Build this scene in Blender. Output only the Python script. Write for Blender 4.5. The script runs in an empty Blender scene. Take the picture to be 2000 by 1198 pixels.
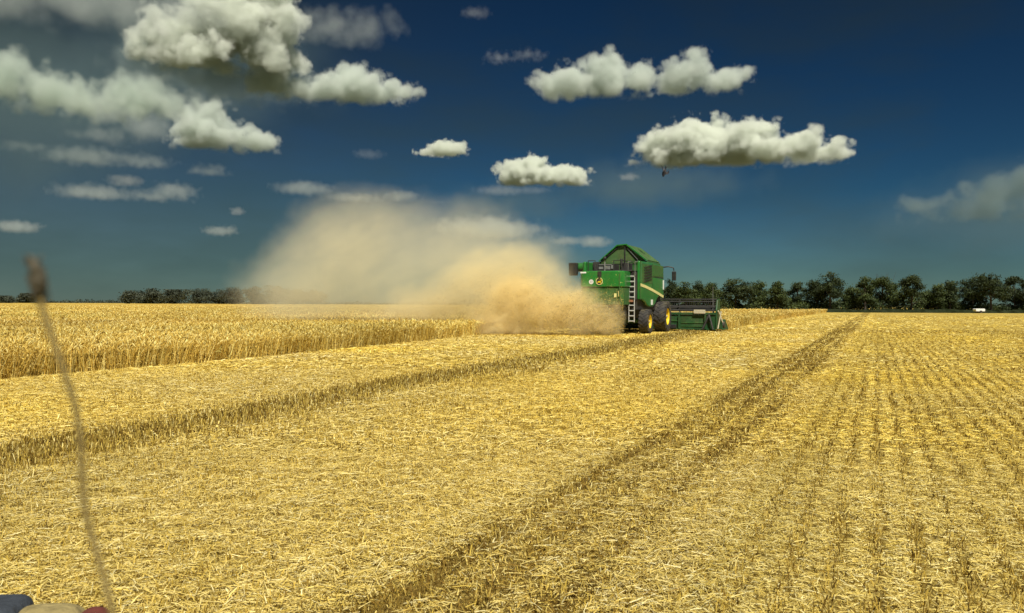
import bpy, bmesh, math, random
import numpy as np
from mathutils import Vector, Matrix
R = math.radians
scene = bpy.context.scene
COL = scene.collection

# ------------------------------------------------------------------ camera
HC = 1.66
FPX = 1600.0
cam_d = bpy.data.cameras.new('camera')
cam = bpy.data.objects.new('camera', cam_d); COL.objects.link(cam)
cam_d.sensor_width = 36.0; cam_d.lens = 36.0*FPX/2000.0
cam_d.clip_start = 0.05; cam_d.clip_end = 60000
ROLL, PITCH = R(0.275), R(0.204)
cam.location = (0, 0, HC)
cam.rotation_euler = (Matrix.Rotation(R(90)-PITCH, 4, 'X') @ Matrix.Rotation(ROLL, 4, 'Z')).to_euler()
cam_d.dof.use_dof = True
cam_d.dof.focus_distance = 24.0
cam_d.dof.aperture_fstop = (cam_d.lens/1000.0)/0.0045
scene.camera = cam
bpy.context.view_layer.update()
CM = np.array(cam.rotation_euler.to_matrix())
def pray(px, py):
    v = CM @ np.array([(px-1000)/FPX, -(py-599)/FPX, -1.0])
    return v/np.linalg.norm(v)
def pground(px, py, z=0.0):
    d = pray(px, py); t = (z-HC)/d[2]
    return np.array([0, 0, HC]) + d*t
def pat(px, py, Y):
    d = pray(px, py); return np.array([0, 0, HC]) + d*(Y/d[1])

# ------------------------------------------------------------------ light
SUN_EL, SUN_AZ = R(56), R(163)      # azimuth clockwise from +Y
sun_dir = Vector((math.sin(SUN_AZ)*math.cos(SUN_EL), math.cos(SUN_AZ)*math.cos(SUN_EL), math.sin(SUN_EL)))
sl = bpy.data.lights.new('sun', 'SUN'); so = bpy.data.objects.new('sun', sl); COL.objects.link(so)
sl.energy = 4.8; sl.angle = R(0.5); sl.color = (1.0, 0.95, 0.84)
so.rotation_euler = sun_dir.to_track_quat('Z', 'Y').to_euler(); so.location = (0, -20, 40)

w = bpy.data.worlds.new('World'); scene.world = w; w.use_nodes = True
nt = w.node_tree; N = nt.nodes; L = nt.links
for n in list(N): N.remove(n)
sky = N.new('ShaderNodeTexSky'); sky.sky_type = 'NISHITA'; sky.sun_disc = False
sky.sun_elevation = SUN_EL; sky.sun_rotation = SUN_AZ
sky.altitude = 1500; sky.air_density = 1.0; sky.dust_density = 0.4; sky.ozone_density = 3.0
gm = N.new('ShaderNodeGamma'); gm.inputs[1].default_value = 1.62
mu = N.new('ShaderNodeMixRGB'); mu.blend_type = 'MULTIPLY'; mu.inputs[0].default_value = 1
mu.inputs[2].default_value = (0.029, 0.054, 0.054, 1)
# a grey green murk fills the western (left) part of the sky
tc = N.new('ShaderNodeTexCoord'); dp = N.new('ShaderNodeVectorMath'); dp.operation = 'DOT_PRODUCT'
dp.inputs[1].default_value = (-math.cos(R(12)), math.sin(R(12))*0.6, -0.1)
mr = N.new('ShaderNodeMapRange'); mr.interpolation_type = 'SMOOTHSTEP'
mr.inputs['From Min'].default_value = 0.0; mr.inputs['From Max'].default_value = 0.75; mr.inputs['To Max'].default_value = 0.8
hs = N.new('ShaderNodeHueSaturation'); hs.inputs['Saturation'].default_value = 0.42; hs.inputs['Value'].default_value = 0.66
tn = N.new('ShaderNodeMixRGB'); tn.blend_type = 'MULTIPLY'; tn.inputs[0].default_value = 1; tn.inputs[2].default_value = (0.78, 1.0, 0.92, 1)
mx = N.new('ShaderNodeMixRGB')
# drifting high murk: patches where the blue is greyed and dimmed, and a grey haze low down
mk = N.new('ShaderNodeTexNoise'); mk.inputs['Scale'].default_value = 2.6; mk.inputs['Detail'].default_value = 5; mk.inputs['Roughness'].default_value = 0.55
sc_ = N.new('ShaderNodeVectorMath'); sc_.operation = 'MULTIPLY'; sc_.inputs[1].default_value = (1.0, 1.0, 3.0)
mr2 = N.new('ShaderNodeMapRange'); mr2.inputs['From Min'].default_value = 0.44; mr2.inputs['From Max'].default_value = 0.68; mr2.inputs['To Max'].default_value = 0.75
hs2 = N.new('ShaderNodeHueSaturation'); hs2.inputs['Saturation'].default_value = 0.55; hs2.inputs['Value'].default_value = 0.62
mx2 = N.new('ShaderNodeMixRGB'); tn2 = N.new('ShaderNodeMixRGB'); tn2.blend_type = 'MULTIPLY'; tn2.inputs[0].default_value = 1; tn2.inputs[2].default_value = (0.70, 1.06, 1.02, 1)
sz = N.new('ShaderNodeSeparateXYZ'); mr3 = N.new('ShaderNodeMapRange'); mr3.inputs['From Min'].default_value = 0.13; mr3.inputs['From Max'].default_value = 0.0; mr3.inputs['To Max'].default_value = 0.65
hs3 = N.new('ShaderNodeHueSaturation'); hs3.inputs['Saturation'].default_value = 0.60; hs3.inputs['Value'].default_value = 1.0
mx3 = N.new('ShaderNodeMixRGB')
bg = N.new('ShaderNodeBackground'); bg.inputs[1].default_value = 0.10
wo = N.new('ShaderNodeOutputWorld')
L.new(sky.outputs[0], gm.inputs[0]); L.new(gm.outputs[0], mu.inputs[1])
L.new(tc.outputs['Generated'], dp.inputs[0]); L.new(dp.outputs['Value'], mr.inputs['Value'])
L.new(mu.outputs[0], hs.inputs['Color']); L.new(hs.outputs[0], tn.inputs[1])
L.new(mr.outputs[0], mx.inputs[0]); L.new(mu.outputs[0], mx.inputs[1]); L.new(tn.outputs[0], mx.inputs[2])
L.new(tc.outputs['Generated'], sc_.inputs[0]); L.new(sc_.outputs[0], mk.inputs['Vector']); L.new(mk.outputs[0], mr2.inputs['Value'])
L.new(mx.outputs[0], hs2.inputs['Color']); L.new(mr2.outputs[0], mx2.inputs[0]); L.new(mx.outputs[0], mx2.inputs[1]); L.new(hs2.outputs[0], tn2.inputs[1]); L.new(tn2.outputs[0], mx2.inputs[2])
L.new(tc.outputs['Generated'], sz.inputs[0]); L.new(sz.outputs[2], mr3.inputs['Value'])
L.new(mx2.outputs[0], hs3.inputs['Color']); L.new(mr3.outputs[0], mx3.inputs[0]); L.new(mx2.outputs[0], mx3.inputs[1]); L.new(hs3.outputs[0], mx3.inputs[2])
L.new(mx3.outputs[0], bg.inputs[0]); L.new(bg.outputs[0], wo.inputs[0])

scene.view_settings.view_transform = 'Standard'; scene.view_settings.look = 'None'
scene.view_settings.exposure = 0.42; scene.view_settings.gamma = 1
c = scene.cycles
c.max_bounces = 14; c.diffuse_bounces = 3; c.glossy_bounces = 3; c.transmission_bounces = 4
c.transparent_max_bounces = 16; c.volume_bounces = 6
c.volume_step_rate = 1.0; c.volume_max_steps = 512
c.use_adaptive_sampling = True; c.adaptive_threshold = 0.02
c.use_denoising = True
c.caustics_reflective = False; c.caustics_refractive = False

# ------------------------------------------------------------------ helpers
def tag(o, label=None, cat=None, group=None, kind=None):
    if label: o['label'] = label
    if cat: o['category'] = cat
    if group: o['group'] = group
    if kind: o['kind'] = kind
    return o
# ------------------------------------------------------------------ materials
def mat(name, color, rough=0.5, metal=0.0, spec=0.5, var=0.0, scale=3.0, bump=0.0, bscale=30.0, coat=0.0):
    m = bpy.data.materials.new(name); m.use_nodes = True
    n = m.node_tree.nodes; l = m.node_tree.links; p = n['Principled BSDF']
    p.inputs['Base Color'].default_value = (*color, 1); p.inputs['Roughness'].default_value = rough
    p.inputs['Metallic'].default_value = metal; p.inputs['Specular IOR Level'].default_value = spec
    p.inputs['Coat Weight'].default_value = coat
    tc = n.new('ShaderNodeTexCoord')
    if var:
        t = n.new('ShaderNodeTexNoise'); t.inputs['Scale'].default_value = scale; t.inputs['Detail'].default_value = 6; t.inputs['Roughness'].default_value = 0.65
        l.new(tc.outputs['Object'], t.inputs['Vector'])
        r = n.new('ShaderNodeValToRGB'); r.color_ramp.elements[0].position = 0.3; r.color_ramp.elements[1].position = 0.7
        a = [max(0, x*(1-var)) for x in color]; b = [min(1, x*(1+var*0.6)+0.02*var) for x in color]
        r.color_ramp.elements[0].color = (*a, 1); r.color_ramp.elements[1].color = (*b, 1)
        l.new(t.outputs[0], r.inputs[0]); l.new(r.outputs[0], p.inputs['Base Color'])
        q = n.new('ShaderNodeMapRange'); q.inputs['To Min'].default_value = max(0.05, rough-0.15); q.inputs['To Max'].default_value = min(1, rough+0.2)
        l.new(t.outputs[0], q.inputs[0]); l.new(q.outputs[0], p.inputs['Roughness'])
    if bump:
        t2 = n.new('ShaderNodeTexNoise'); t2.inputs['Scale'].default_value = bscale; t2.inputs['Detail'].default_value = 4
        l.new(tc.outputs['Object'], t2.inputs['Vector'])
        b2 = n.new('ShaderNodeBump'); b2.inputs['Strength'].default_value = bump; b2.inputs['Distance'].default_value = 0.02
        l.new(t2.outputs[0], b2.inputs['Height']); l.new(b2.outputs[0], p.inputs['Normal'])
    return m

def attr_mat(name, rough=0.6, spec=0.3, translucent=0.0):
    """colour comes from each blade's own tint"""
    m = bpy.data.materials.new(name); m.use_nodes = True
    n = m.node_tree.nodes; l = m.node_tree.links; p = n['Principled BSDF']
    a = n.new('ShaderNodeAttribute'); a.attribute_name = 'tint'
    l.new(a.outputs['Color'], p.inputs['Base Color'])
    p.inputs['Roughness'].default_value = rough; p.inputs['Specular IOR Level'].default_value = spec
    if translucent:
        tr = n.new('ShaderNodeBsdfTranslucent'); l.new(a.outputs['Color'], tr.inputs['Color'])
        mx = n.new('ShaderNodeMixShader'); mx.inputs[0].default_value = translucent
        l.new(p.outputs[0], mx.inputs[1]); l.new(tr.outputs[0], mx.inputs[2])
        l.new(mx.outputs[0], n['Material Output'].inputs['Surface'])
    return m
# ------------------------------------------------------------------ clouds
CLOUD_BASE = 1250.0
def volume_group(name, puffs, lo, hi, res, mat, base_z=None, base_soft=60, noise=((0.7, 1.0),), soft=60.0, amp=1.0, seed=0.0, peak=1.0, stretch=1.0, wisp=0.0, wisp_amt=1.0, drift=None, crumb=0.0):
    """a fog grid: union of soft ellipsoids whose skin is eaten away by billows"""
    g = bpy.data.node_groups.new(name, 'GeometryNodeTree')
    g.interface.new_socket('Geometry', in_out='OUTPUT', socket_type='NodeSocketGeometry')
    n = g.nodes; l = g.links
    def math_(op, a, b=None, c_=None, clamp=False):
        m = n.new('ShaderNodeMath'); m.operation = op; m.use_clamp = clamp
        for i, v in enumerate((a, b, c_)):
            if v is None: continue
            if isinstance(v, (int, float)): m.inputs[i].default_value = v
            else: l.new(v, m.inputs[i])
        return m.outputs[0]
    def vmath(op, a, b):
        m = n.new('ShaderNodeVectorMath'); m.operation = op
        for i, v in enumerate((a, b)):
            if v is None: continue
            if isinstance(v, (tuple, list)): m.inputs[i].default_value = v
            else: l.new(v, m.inputs[i])
        return m
    pos = n.new('GeometryNodeInputPosition').outputs[0]
    d = None
    for (x, y, z, rx, ry, rz) in puffs:
        q = vmath('SUBTRACT', pos, (x, y, z)).outputs[0]
        q = vmath('MULTIPLY', q, (1/rx, 1/ry, 1/rz)).outputs[0]
        ln = vmath('LENGTH', q, None).outputs['Value']
        e = math_('MULTIPLY', math_('SUBTRACT', ln, 1.0), min(rx, ry, rz))
        d = e if d is None else math_('SMOOTH_MIN', d, e, soft*0.5)
    d0 = d
    for (scale, a, kind) in noise:
        p2 = vmath('ADD', pos, (seed*1371.3, seed*717.7, seed*311.1)).outputs[0]
        p2 = vmath('MULTIPLY', p2, (1/stretch, 1/stretch, 1.0)).outputs[0]
        if kind == 'v':
            t = n.new('ShaderNodeTexVoronoi'); t.inputs['Scale'].default_value = 1/scale
            l.new(p2, t.inputs['Vector']); o = math_('MULTIPLY', math_('SUBTRACT', t.outputs['Distance'], 0.48), a)
        else:
            t = n.new('ShaderNodeTexNoise'); t.inputs['Scale'].default_value = 1/scale; t.inputs['Detail'].default_value = 5
            t.inputs['Roughness'].default_value = 0.6
            l.new(p2, t.inputs['Vector']); o = math_('MULTIPLY', math_('SUBTRACT', t.outputs[0], 0.5), a)
        d = math_('ADD', d, o)
    if crumb: d = math_('MAXIMUM', d, math_('ADD', d0, -crumb))
    dens = math_('DIVIDE', math_('MULTIPLY', d, -1.0), soft, clamp=True)
    if base_z is not None:
        sx = n.new('ShaderNodeSeparateXYZ'); l.new(pos, sx.inputs[0])
        b = math_('DIVIDE', math_('SUBTRACT', sx.outputs[2], base_z), base_soft, clamp=True)
        dens = math_('MULTIPLY', dens, b)
    if wisp:
        t = n.new('ShaderNodeTexNoise'); t.inputs['Scale'].default_value = 1/wisp; t.inputs['Detail'].default_value = 6
        t.inputs['Roughness'].default_value = 0.65; t.inputs['Distortion'].default_value = 0.6
        pw = pos
        if drift:
            vr = n.new('ShaderNodeVectorRotate'); vr.rotation_type = 'Y_AXIS'; vr.inputs['Angle'].default_value = drift
            l.new(pos, vr.inputs['Vector']); pw = vmath('MULTIPLY', vr.outputs[0], (0.38, 1.0, 1.0)).outputs[0]
        l.new(pw, t.inputs['Vector'])
        dens = math_('MULTIPLY', dens, math_('ADD', math_('MULTIPLY', math_('MULTIPLY', math_('SUBTRACT', t.outputs[0], 0.40), 4.5, clamp=True), wisp_amt), 1.0-wisp_amt))
    dens = math_('MULTIPLY', dens, peak)
    vc = n.new('GeometryNodeVolumeCube')
    l.new(dens, vc.inputs['Density'])
    vc.inputs['Min'].default_value = lo; vc.inputs['Max'].default_value = hi
    for i, k in enumerate(('Resolution X', 'Resolution Y', 'Resolution Z')): vc.inputs[k].default_value = int(res[i])
    sm = n.new('GeometryNodeSetMaterial'); sm.inputs['Material'].default_value = mat
    out = n.new('NodeGroupOutput')
    l.new(vc.outputs[0], sm.inputs[0]); l.new(sm.outputs[0], out.inputs[0])
    return g

def volume_material(name, color, density, aniso):
    m = bpy.data.materials.new(name); m.use_nodes = True
    n = m.node_tree.nodes; l = m.node_tree.links
    for x in list(n): n.remove(x)
    pv = n.new('ShaderNodeVolumePrincipled'); pv.inputs['Color'].default_value = (*color, 1)
    pv.inputs['Density'].default_value = density; pv.inputs['Anisotropy'].default_value = aniso
    o = n.new('ShaderNodeOutputMaterial'); l.new(pv.outputs[0], o.inputs['Volume'])
    return m

M_CLOUD = volume_material('cloud_droplets', (0.935, 0.962, 0.895), 0.032, 0.1)
M_GREY = volume_material('greyer_cloud_droplets', (0.86, 0.905, 0.855), 0.022, 0.1)
M_MID = volume_material('veiled_cloud_droplets', (0.80, 0.87, 0.80), 0.009, 0.1)
M_THIN = volume_material('thin_cloud_droplets', (0.96, 0.98, 0.97), 0.0035, 0.2)
M_DIM = volume_material('dim_cloud_droplets', (0.80, 0.86, 0.84), 0.0026, 0.2)
M_DARK = volume_material('dark_cloud_droplets', (0.48, 0.58, 0.58), 0.0045, 0.2)
M_VEIL = volume_material('storm_veil', (0.34, 0.47, 0.48), 0.00050, 0.3)
M_WISP = volume_material('wispy_cloud_droplets', (0.93, 0.96, 0.97), 0.0012, 0.2)
cloud_n = [0]
def cloud(base_py, puffs, label, mat=M_CLOUD, base_px=None, depth=0.8, cells=150, rough=1.0, group=None, flat=True, dist=None):
    """puffs: (px, py, rx, ry) in the photo's pixels, used to size a cloud that stands at its own distance on the cloud base"""
    cloud_n[0] += 1
    cx = sum(p[0] for p in puffs)/len(puffs) if base_px is None else base_px
    dr = pray(cx, base_py)
    D = dist or min((CLOUD_BASE-HC)/max(dr[2], 0.02), 26000)
    D *= 1/ np.hypot(dr[0], dr[1]) if dist is None else 1
    hd = np.array([dr[0], dr[1]])/np.hypot(dr[0], dr[1])           # horizontal view direction
    s = D/FPX
    c0 = np.array([0, 0, HC])+dr*(D)
    loc = []
    rngc = random.Random(cloud_n[0]*7+3)
    for (px, py, rx, ry) in puffs:
        X = (px-cx)*s; Z = (base_py-py)*s
        rX, rZ = rx*s, ry*s
        rY = max(rX*depth, rZ*0.9)
        loc.append((X, rngc.uniform(-0.3, 0.3)*rY, Z, rX, rY, rZ))
    H = max(p[2]+p[5] for p in loc)
    rr = min(max(p[5] for p in loc), 1e9)
    m = rr*0.25
    lo = (min(p[0]-p[3] for p in loc)-m, min(p[1]-p[4] for p in loc)-m, -rr*0.15 if flat else min(p[2]-p[5] for p in loc)-m)
    hi = (max(p[0]+p[3] for p in loc)+m, max(p[1]+p[4] for p in loc)+m, H+m)
    big = max(hi[0]-lo[0], hi[2]-lo[2]); vx = big/cells
    res = [max(8, min(260, (hi[i]-lo[i])/vx)) for i in range(3)]
    res[1] = max(8, min(140, res[1]*0.8))
    k = rough
    noise = ((rr*0.95, rr*0.70*k, 'v'), (rr*0.42, rr*0.36*k, 'v'), (rr*0.17, rr*0.17*k, 'v'), (rr*0.075, rr*0.07*k, 'v'), (rr*0.45, rr*0.85*k, 'n'))
    if mat not in (M_CLOUD, M_MID, M_GREY): noise = ((rr*1.1, rr*0.5*k, 'v'), (rr*0.9, rr*1.3*k, 'n'))
    g = volume_group('cloud_grid', loc, lo, hi, res, mat, base_z=0 if flat else None, base_soft=rr*0.35,
                     noise=noise, soft=rr*(0.27 if mat is M_CLOUD else 0.34 if mat is M_GREY else 0.45 if mat is M_MID else 0.7), seed=cloud_n[0]*1.0, crumb=rr*(0.30 if mat in (M_CLOUD, M_GREY) else 0.0))
    o = bpy.data.objects.new('cloud', bpy.data.volumes.new('cloud')); COL.objects.link(o)
    md = o.modifiers.new('volume', 'NODES'); md.node_group = g
    o.location = c0; o.rotation_euler = (0, 0, math.atan2(-hd[0], hd[1]))
    tag(o, label, 'cloud', group or 'cumulus clouds over the field')
    return o

def clouds():
    # bright heaps
    cloud(325, [(1355,286,84,52),(1300,300,50,34),(1435,292,90,42),(1515,300,84,32),(1572,306,60,22),(1348,258,44,34),(1405,264,46,30),(1470,278,56,26),(1250,306,20,16)],
          'bright cream flat based cloud, the largest cloud on the right half of the sky', cells=230)
    cloud(190, [(1110,160,66,34),(1190,148,60,44),(1250,155,50,36),(1195,125,30,24),(1320,158,60,32),(1355,135,36,34),(1405,160,46,28)],
          'long grey white cloud of two joined heaps high right of centre', cells=230, mat=M_GREY, rough=1.15)
    cloud(364, [(1010,340,44,28),(1040,330,38,28),(1075,345,46,22),(1118,343,40,24)], 'small bright cloud with two bumps just above and left of the harvester', cells=140)
    cloud(296, [(405,262,58,44),(415,236,36,34),(380,272,46,28),(470,275,50,26),(505,276,34,20)], 'pointed bright cloud standing alone below the big dark cloud mass', cells=190, mat=M_GREY)
    cloud(200, [(690,168,64,40),(640,178,50,28),(745,176,56,26),(785,178,30,16),(545,172,50,34),(590,182,50,22)], 'bright cloud with a thin tail to its right beside the dark cloud base', cells=210, mat=M_GREY, rough=1.15)
    cloud(176, [(455,60,104,66),(355,90,78,46),(520,66,56,66),(460,8,96,54),(395,108,84,40),(505,108,70,38),(330,115,50,30)],
          'huge towering cloud with brilliant sunlit top near the top edge', cells=240, base_px=430)
    cloud(196, [(430,150,150,34),(330,140,90,40),(530,150,80,40),(450,170,120,22)], 'dark grey volume put in as the shaded underside of the huge sunlit tower', cells=170, mat=M_DARK, rough=1.2)  # shade of the tower's underside put in as a darker volume colour
    cloud(234, [(40,178,70,46),(110,192,80,38),(245,178,66,42),(310,200,64,28),(-30,190,60,44),(180,205,80,26)], 'broad yellowish cloud bank with ragged top reaching the left edge', cells=220, mat=M_MID, rough=1.15)
    cloud(98, [(640,65,70,30),(700,58,60,34),(750,45,34,30),(600,50,40,30)], 'ragged grey cloud with a bright right end above the tailed cloud', cells=160, rough=1.5, mat=M_DIM)
    cloud(70, [(40,20,130,46),(200,10,150,46),(320,0,90,40)], 'greenish cloud sheet filling the top left corner of the sky', cells=170, rough=1.2, mat=M_DIM)
    cloud(307, [(868,293,34,18),(895,290,22,14),(845,299,34,9)], 'small white cloud with a flat base alone above the dust plume', cells=110)
    cloud(38, [(930,27,28,12),(915,28,18,8)], 'tiny white cloud alone at the top middle of the sky', cells=80, mat=M_THIN)
    cloud(127, [(975,115,30,10),(1030,110,36,8),(955,108,10,12)], 'thin curled wisp of cloud left of the two joined heaps', cells=110, mat=M_THIN, rough=1.6)
    cloud(468, [(430,453,34,10),(450,450,16,9)], 'small flat white cloud low above the left horizon', cells=80, mat=M_DIM)
    cloud(424, [(464,414,16,9)], 'tiny round white cloud low on the left', cells=50, mat=M_THIN)
    cloud(370, [(245,354,34,12)], 'small white puff among the low grey streaks on the left', cells=60, mat=M_THIN)
    cloud(330, [(270,314,50,14),(180,312,80,16),(90,304,40,10),(380,325,40,16)], 'row of grey cloud streaks below the broad cloud bank', cells=170, mat=M_DIM, rough=1.3)
    cloud(395, [(330,372,44,16),(200,382,70,14),(300,384,60,10)], 'grey ragged cloud streak under the small white puff', cells=150, mat=M_DIM, rough=1.3)
    cloud(285, [(210,272,60,14),(280,250,60,26),(240,232,70,20)], 'dim grey cloud layer beneath the broad cloud bank', cells=130, mat=M_DIM, rough=1.3)
    cloud(460, [(30,445,44,12)], 'flat dim cloud low at the left edge of the sky', cells=70, mat=M_DIM)
    cloud(355, [(1228,346,24,9)], 'tiny faint puff under the left end of the brightest cloud', cells=60, mat=M_THIN)
    cloud(395, [(785,382,40,12),(690,390,60,10),(600,374,60,14),(860,398,24,8)], 'long thin cloud with one bright hump just above the dust', cells=170, mat=M_DIM)
    cloud(385, [(980,374,60,10),(1040,372,40,8)], 'faint grey streak under the small two bump cloud', cells=90, mat=M_WISP)
    cloud(470, [(960,445,90,24),(1020,448,50,16),(900,442,50,20)], 'dim grey cloud behind the top of the dust plume', cells=130, mat=M_DIM, rough=1.3)
    cloud(486, [(1160,472,40,13),(1110,470,40,9)], 'pale low cloud left of the harvester roof', cells=90, mat=M_DIM)
    cloud(440, [(1940,388,60,26),(1990,370,50,36),(1900,400,50,18),(1820,405,40,14),(1930,415,70,22)], 'dark grey cloud bank at the right edge above the trees', cells=150, mat=M_DARK, rough=1.4)
    cloud(315, [(720,302,34,10)], 'faint small wisp above the left side of the dust plume', cells=60, mat=M_WISP)    # storm grey veils
    cloud(330, [(120,225,320,120),(360,130,260,100),(60,320,220,70),(250,40,260,60)], 'broad storm grey veil dimming the left part of the sky', mat=M_VEIL, cells=60, depth=1.0, dist=9000, flat=False)
    cloud(440, [(1010,405,150,36),(1250,370,170,46),(1380,360,120,30)], 'dark teal veil under the small two bump cloud and the brightest cloud', mat=M_VEIL, cells=60, depth=1.2, dist=11000, flat=False)
    cloud(470, [(1960,420,150,90),(1820,430,120,50)], 'storm grey veil low at the right edge of the sky', mat=M_VEIL, cells=50, depth=1.0, dist=12000, flat=False)
# ------------------------------------------------------------------ field
AZ = R(24.0); SA, CA = math.sin(AZ), math.cos(AZ)        # rows run along this azimuth
def uv_of(X, Y): return X*SA+Y*CA, X*CA-Y*SA
def xy_of(u, v): return u*SA+v*CA, u*CA-v*SA
EDGE_L = [(-16.5, 2.0), (-10.6, 17.0), (-7.6, 24.4), (-5.2, 31.5), (-1.6, 42.8), (0.9, 48.5), (4.6, 55.8)]
EDGE_R = [(4.6, 55.8), (13.6, 52.0), (15.8, 58.2), (38.0, 110.7), (70.0, 182.0)]
UNCUT = EDGE_L + EDGE_R[1:] + [(70.0, 190.0), (30, 560), (-900, 560), (-900, 2)]

def ground_material():
    m = bpy.data.materials.new('stubble_field'); m.use_nodes = True
    n = m.node_tree.nodes; l = m.node_tree.links; p = n['Principled BSDF']
    p.inputs['Roughness'].default_value = 0.9; p.inputs['Specular IOR Level'].default_value = 0.1
    tc = n.new('ShaderNodeTexCoord')
    mp = n.new('ShaderNodeMapping'); mp.vector_type = 'POINT'; mp.inputs['Rotation'].default_value = (0, 0, AZ)   # x -> across, y -> along
    l.new(tc.outputs['Object'], mp.inputs[0])
    sx = n.new('ShaderNodeSeparateXYZ'); l.new(mp.outputs[0], sx.inputs[0])
    V, U = sx.outputs[0], sx.outputs[1]
    def M(op, a, b=None, clamp=False):
        x = n.new('ShaderNodeMath'); x.operation = op; x.use_clamp = clamp
        for i, q in enumerate((a, b)):
            if q is None: continue
            if isinstance(q, (int, float)): x.inputs[i].default_value = q
            else: l.new(q, x.inputs[i])
        return x.outputs[0]
    def noise(scale, detail=5, rough=0.6, stretch=1.0):
        mm = n.new('ShaderNodeMapping'); mm.inputs['Scale'].default_value = (1, 1/stretch, 1); l.new(mp.outputs[0], mm.inputs[0])
        t = n.new('ShaderNodeTexNoise'); t.inputs['Scale'].default_value = scale; t.inputs['Detail'].default_value = detail
        t.inputs['Roughness'].default_value = rough; l.new(mm.outputs[0], t.inputs['Vector']); return t.outputs[0]
    def ramp(x, stops):
        r = n.new('ShaderNodeValToRGB'); e = r.color_ramp.elements
        while len(e) < len(stops): e.new(0.5)
        for i, (q, c_) in enumerate(stops): e[i].position = q; e[i].color = (*c_, 1)
        l.new(x, r.inputs[0]); return r.outputs[0]
    def mix(f, a, b):
        x = n.new('ShaderNodeMixRGB')
        for i, q in enumerate((f, a, b)):
            if isinstance(q, (int, float)): x.inputs[i].default_value = q
            elif isinstance(q, tuple): x.inputs[i].default_value = (*q, 1)
            else: l.new(q, x.inputs[i])
        return x.outputs[0]
    wob = M('MULTIPLY', M('SUBTRACT', noise(0.12, 4), 0.5), 1.6)
    Vw = M('ADD', V, wob)
    fine = noise(14, 6, 0.75, 1.0); grain = noise(3.5, 6, 0.7, 1.6); patch = noise(0.35, 4, 0.6, 4.0); swath = noise(0.45, 3, 0.5, 40.0)
    col = ramp(fine, [(0.30, (0.13, 0.08, 0.014)), (0.45, (0.38, 0.27, 0.055)), (0.56, (0.58, 0.44, 0.11)), (0.74, (0.76, 0.63, 0.25))])
    col2 = ramp(fine, [(0.30, (0.10, 0.065, 0.012)), (0.46, (0.30, 0.21, 0.042)), (0.6, (0.46, 0.34, 0.08)), (0.78, (0.62, 0.50, 0.18))])
    f = M('ADD', M('MULTIPLY', M('SUBTRACT', patch, 0.42), 3.0), M('MULTIPLY', M('SUBTRACT', swath, 0.5), 3.0), True)
    ln0 = n.new('ShaderNodeVectorMath'); ln0.operation = 'LENGTH'; l.new(tc.outputs['Object'], ln0.inputs[0])
    soil = ramp(fine, [(0.30, (0.07, 0.045, 0.010)), (0.44, (0.29, 0.205, 0.045)), (0.56, (0.50, 0.38, 0.10)), (0.76, (0.66, 0.54, 0.19))])
    litter = n.new('ShaderNodeMapRange'); litter.inputs['From Min'].default_value = 14; litter.inputs['From Max'].default_value = 70; l.new(ln0.outputs['Value'], litter.inputs['Value'])
    c1 = mix(litter.outputs[0], soil, mix(f, col, col2))
    # drilled rows, stronger to the right of the wheel track
    rows = M('ADD', M('MULTIPLY', M('SINE', M('MULTIPLY', M('ADD', V, M('MULTIPLY', wob, 0.05)), 2*math.pi/0.25)), 0.5), 0.5)
    rmask = M('MULTIPLY', M('MULTIPLY', M('ADD', V, 0.9), 1.2, True), M('MULTIPLY', M('SUBTRACT', grain, 0.36), 3.0, True))
    c2 = mix(M('MULTIPLY', M('MULTIPLY', rows, rows), M('MULTIPLY', rmask, 0.85)), c1, (0.16, 0.105, 0.02))
    # wheel track
    t1 = M('SUBTRACT', 1.0, M('MULTIPLY', M('ABSOLUTE', M('ADD', M('ADD', V, M('MULTIPLY', wob, 0.25)), 2.0)), 1.05), True)
    st = M('ADD', M('MULTIPLY', M('SINE', M('MULTIPLY', V, 2*math.pi/0.42)), 0.5), 0.5)
    t1 = M('MULTIPLY', M('MULTIPLY', t1, 2.2, True), M('ADD', 0.45, M('MULTIPLY', st, 0.55)))
    t1 = M('MULTIPLY', t1, M('MULTIPLY', M('SUBTRACT', grain, 0.25), 3.4, True))
    c3 = mix(M('MULTIPLY', t1, 0.85), c2, (0.115, 0.068, 0.012))
    # strip of standing stubble
    v2 = M('ADD', M('ADD', V, M('MULTIPLY', wob, 0.35)), M('ADD', 8.15, M('MULTIPLY', U, 0.035)))
    t2 = M('MULTIPLY', M('SUBTRACT', 1.0, M('MULTIPLY', M('ABSOLUTE', v2), 1.0), True), 1.6, True)
    t2 = M('MULTIPLY', t2, M('MULTIPLY', M('SUBTRACT', grain, 0.2), 3.0, True))
    c4 = mix(M('MULTIPLY', t2, 0.9), c3, (0.10, 0.070, 0.013))
    # farther land beyond the field
    ln = n.new('ShaderNodeVectorMath'); ln.operation = 'LENGTH'; l.new(tc.outputs['Object'], ln.inputs[0])
    far = M('GREATER_THAN', ln.outputs['Value'], 640.0)
    c5 = mix(far, c4, ramp(noise(0.002, 4), [(0.4, (0.035, 0.045, 0.02)), (0.6, (0.10, 0.085, 0.035))]))
    l.new(c5, p.inputs['Base Color'])
    b = n.new('ShaderNodeBump'); b.inputs['Strength'].default_value = 0.9; b.inputs['Distance'].default_value = 0.06
    l.new(M('ADD', grain, M('MULTIPLY', fine, 0.7)), b.inputs['Height']); l.new(b.outputs[0], p.inputs['Normal'])
    return m
me = bpy.data.meshes.new('field')
me.from_pydata([(-40000, -200, 0), (40000, -200, 0), (40000, 45000, 0), (-40000, 45000, 0)], [], [(0, 1, 2, 3)])
me.materials.append(ground_material())
ground = bpy.data.objects.new('field', me); COL.objects.link(ground)
tag(ground, 'golden stubble field with dark wheel track and drilled rows', kind='structure')

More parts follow.
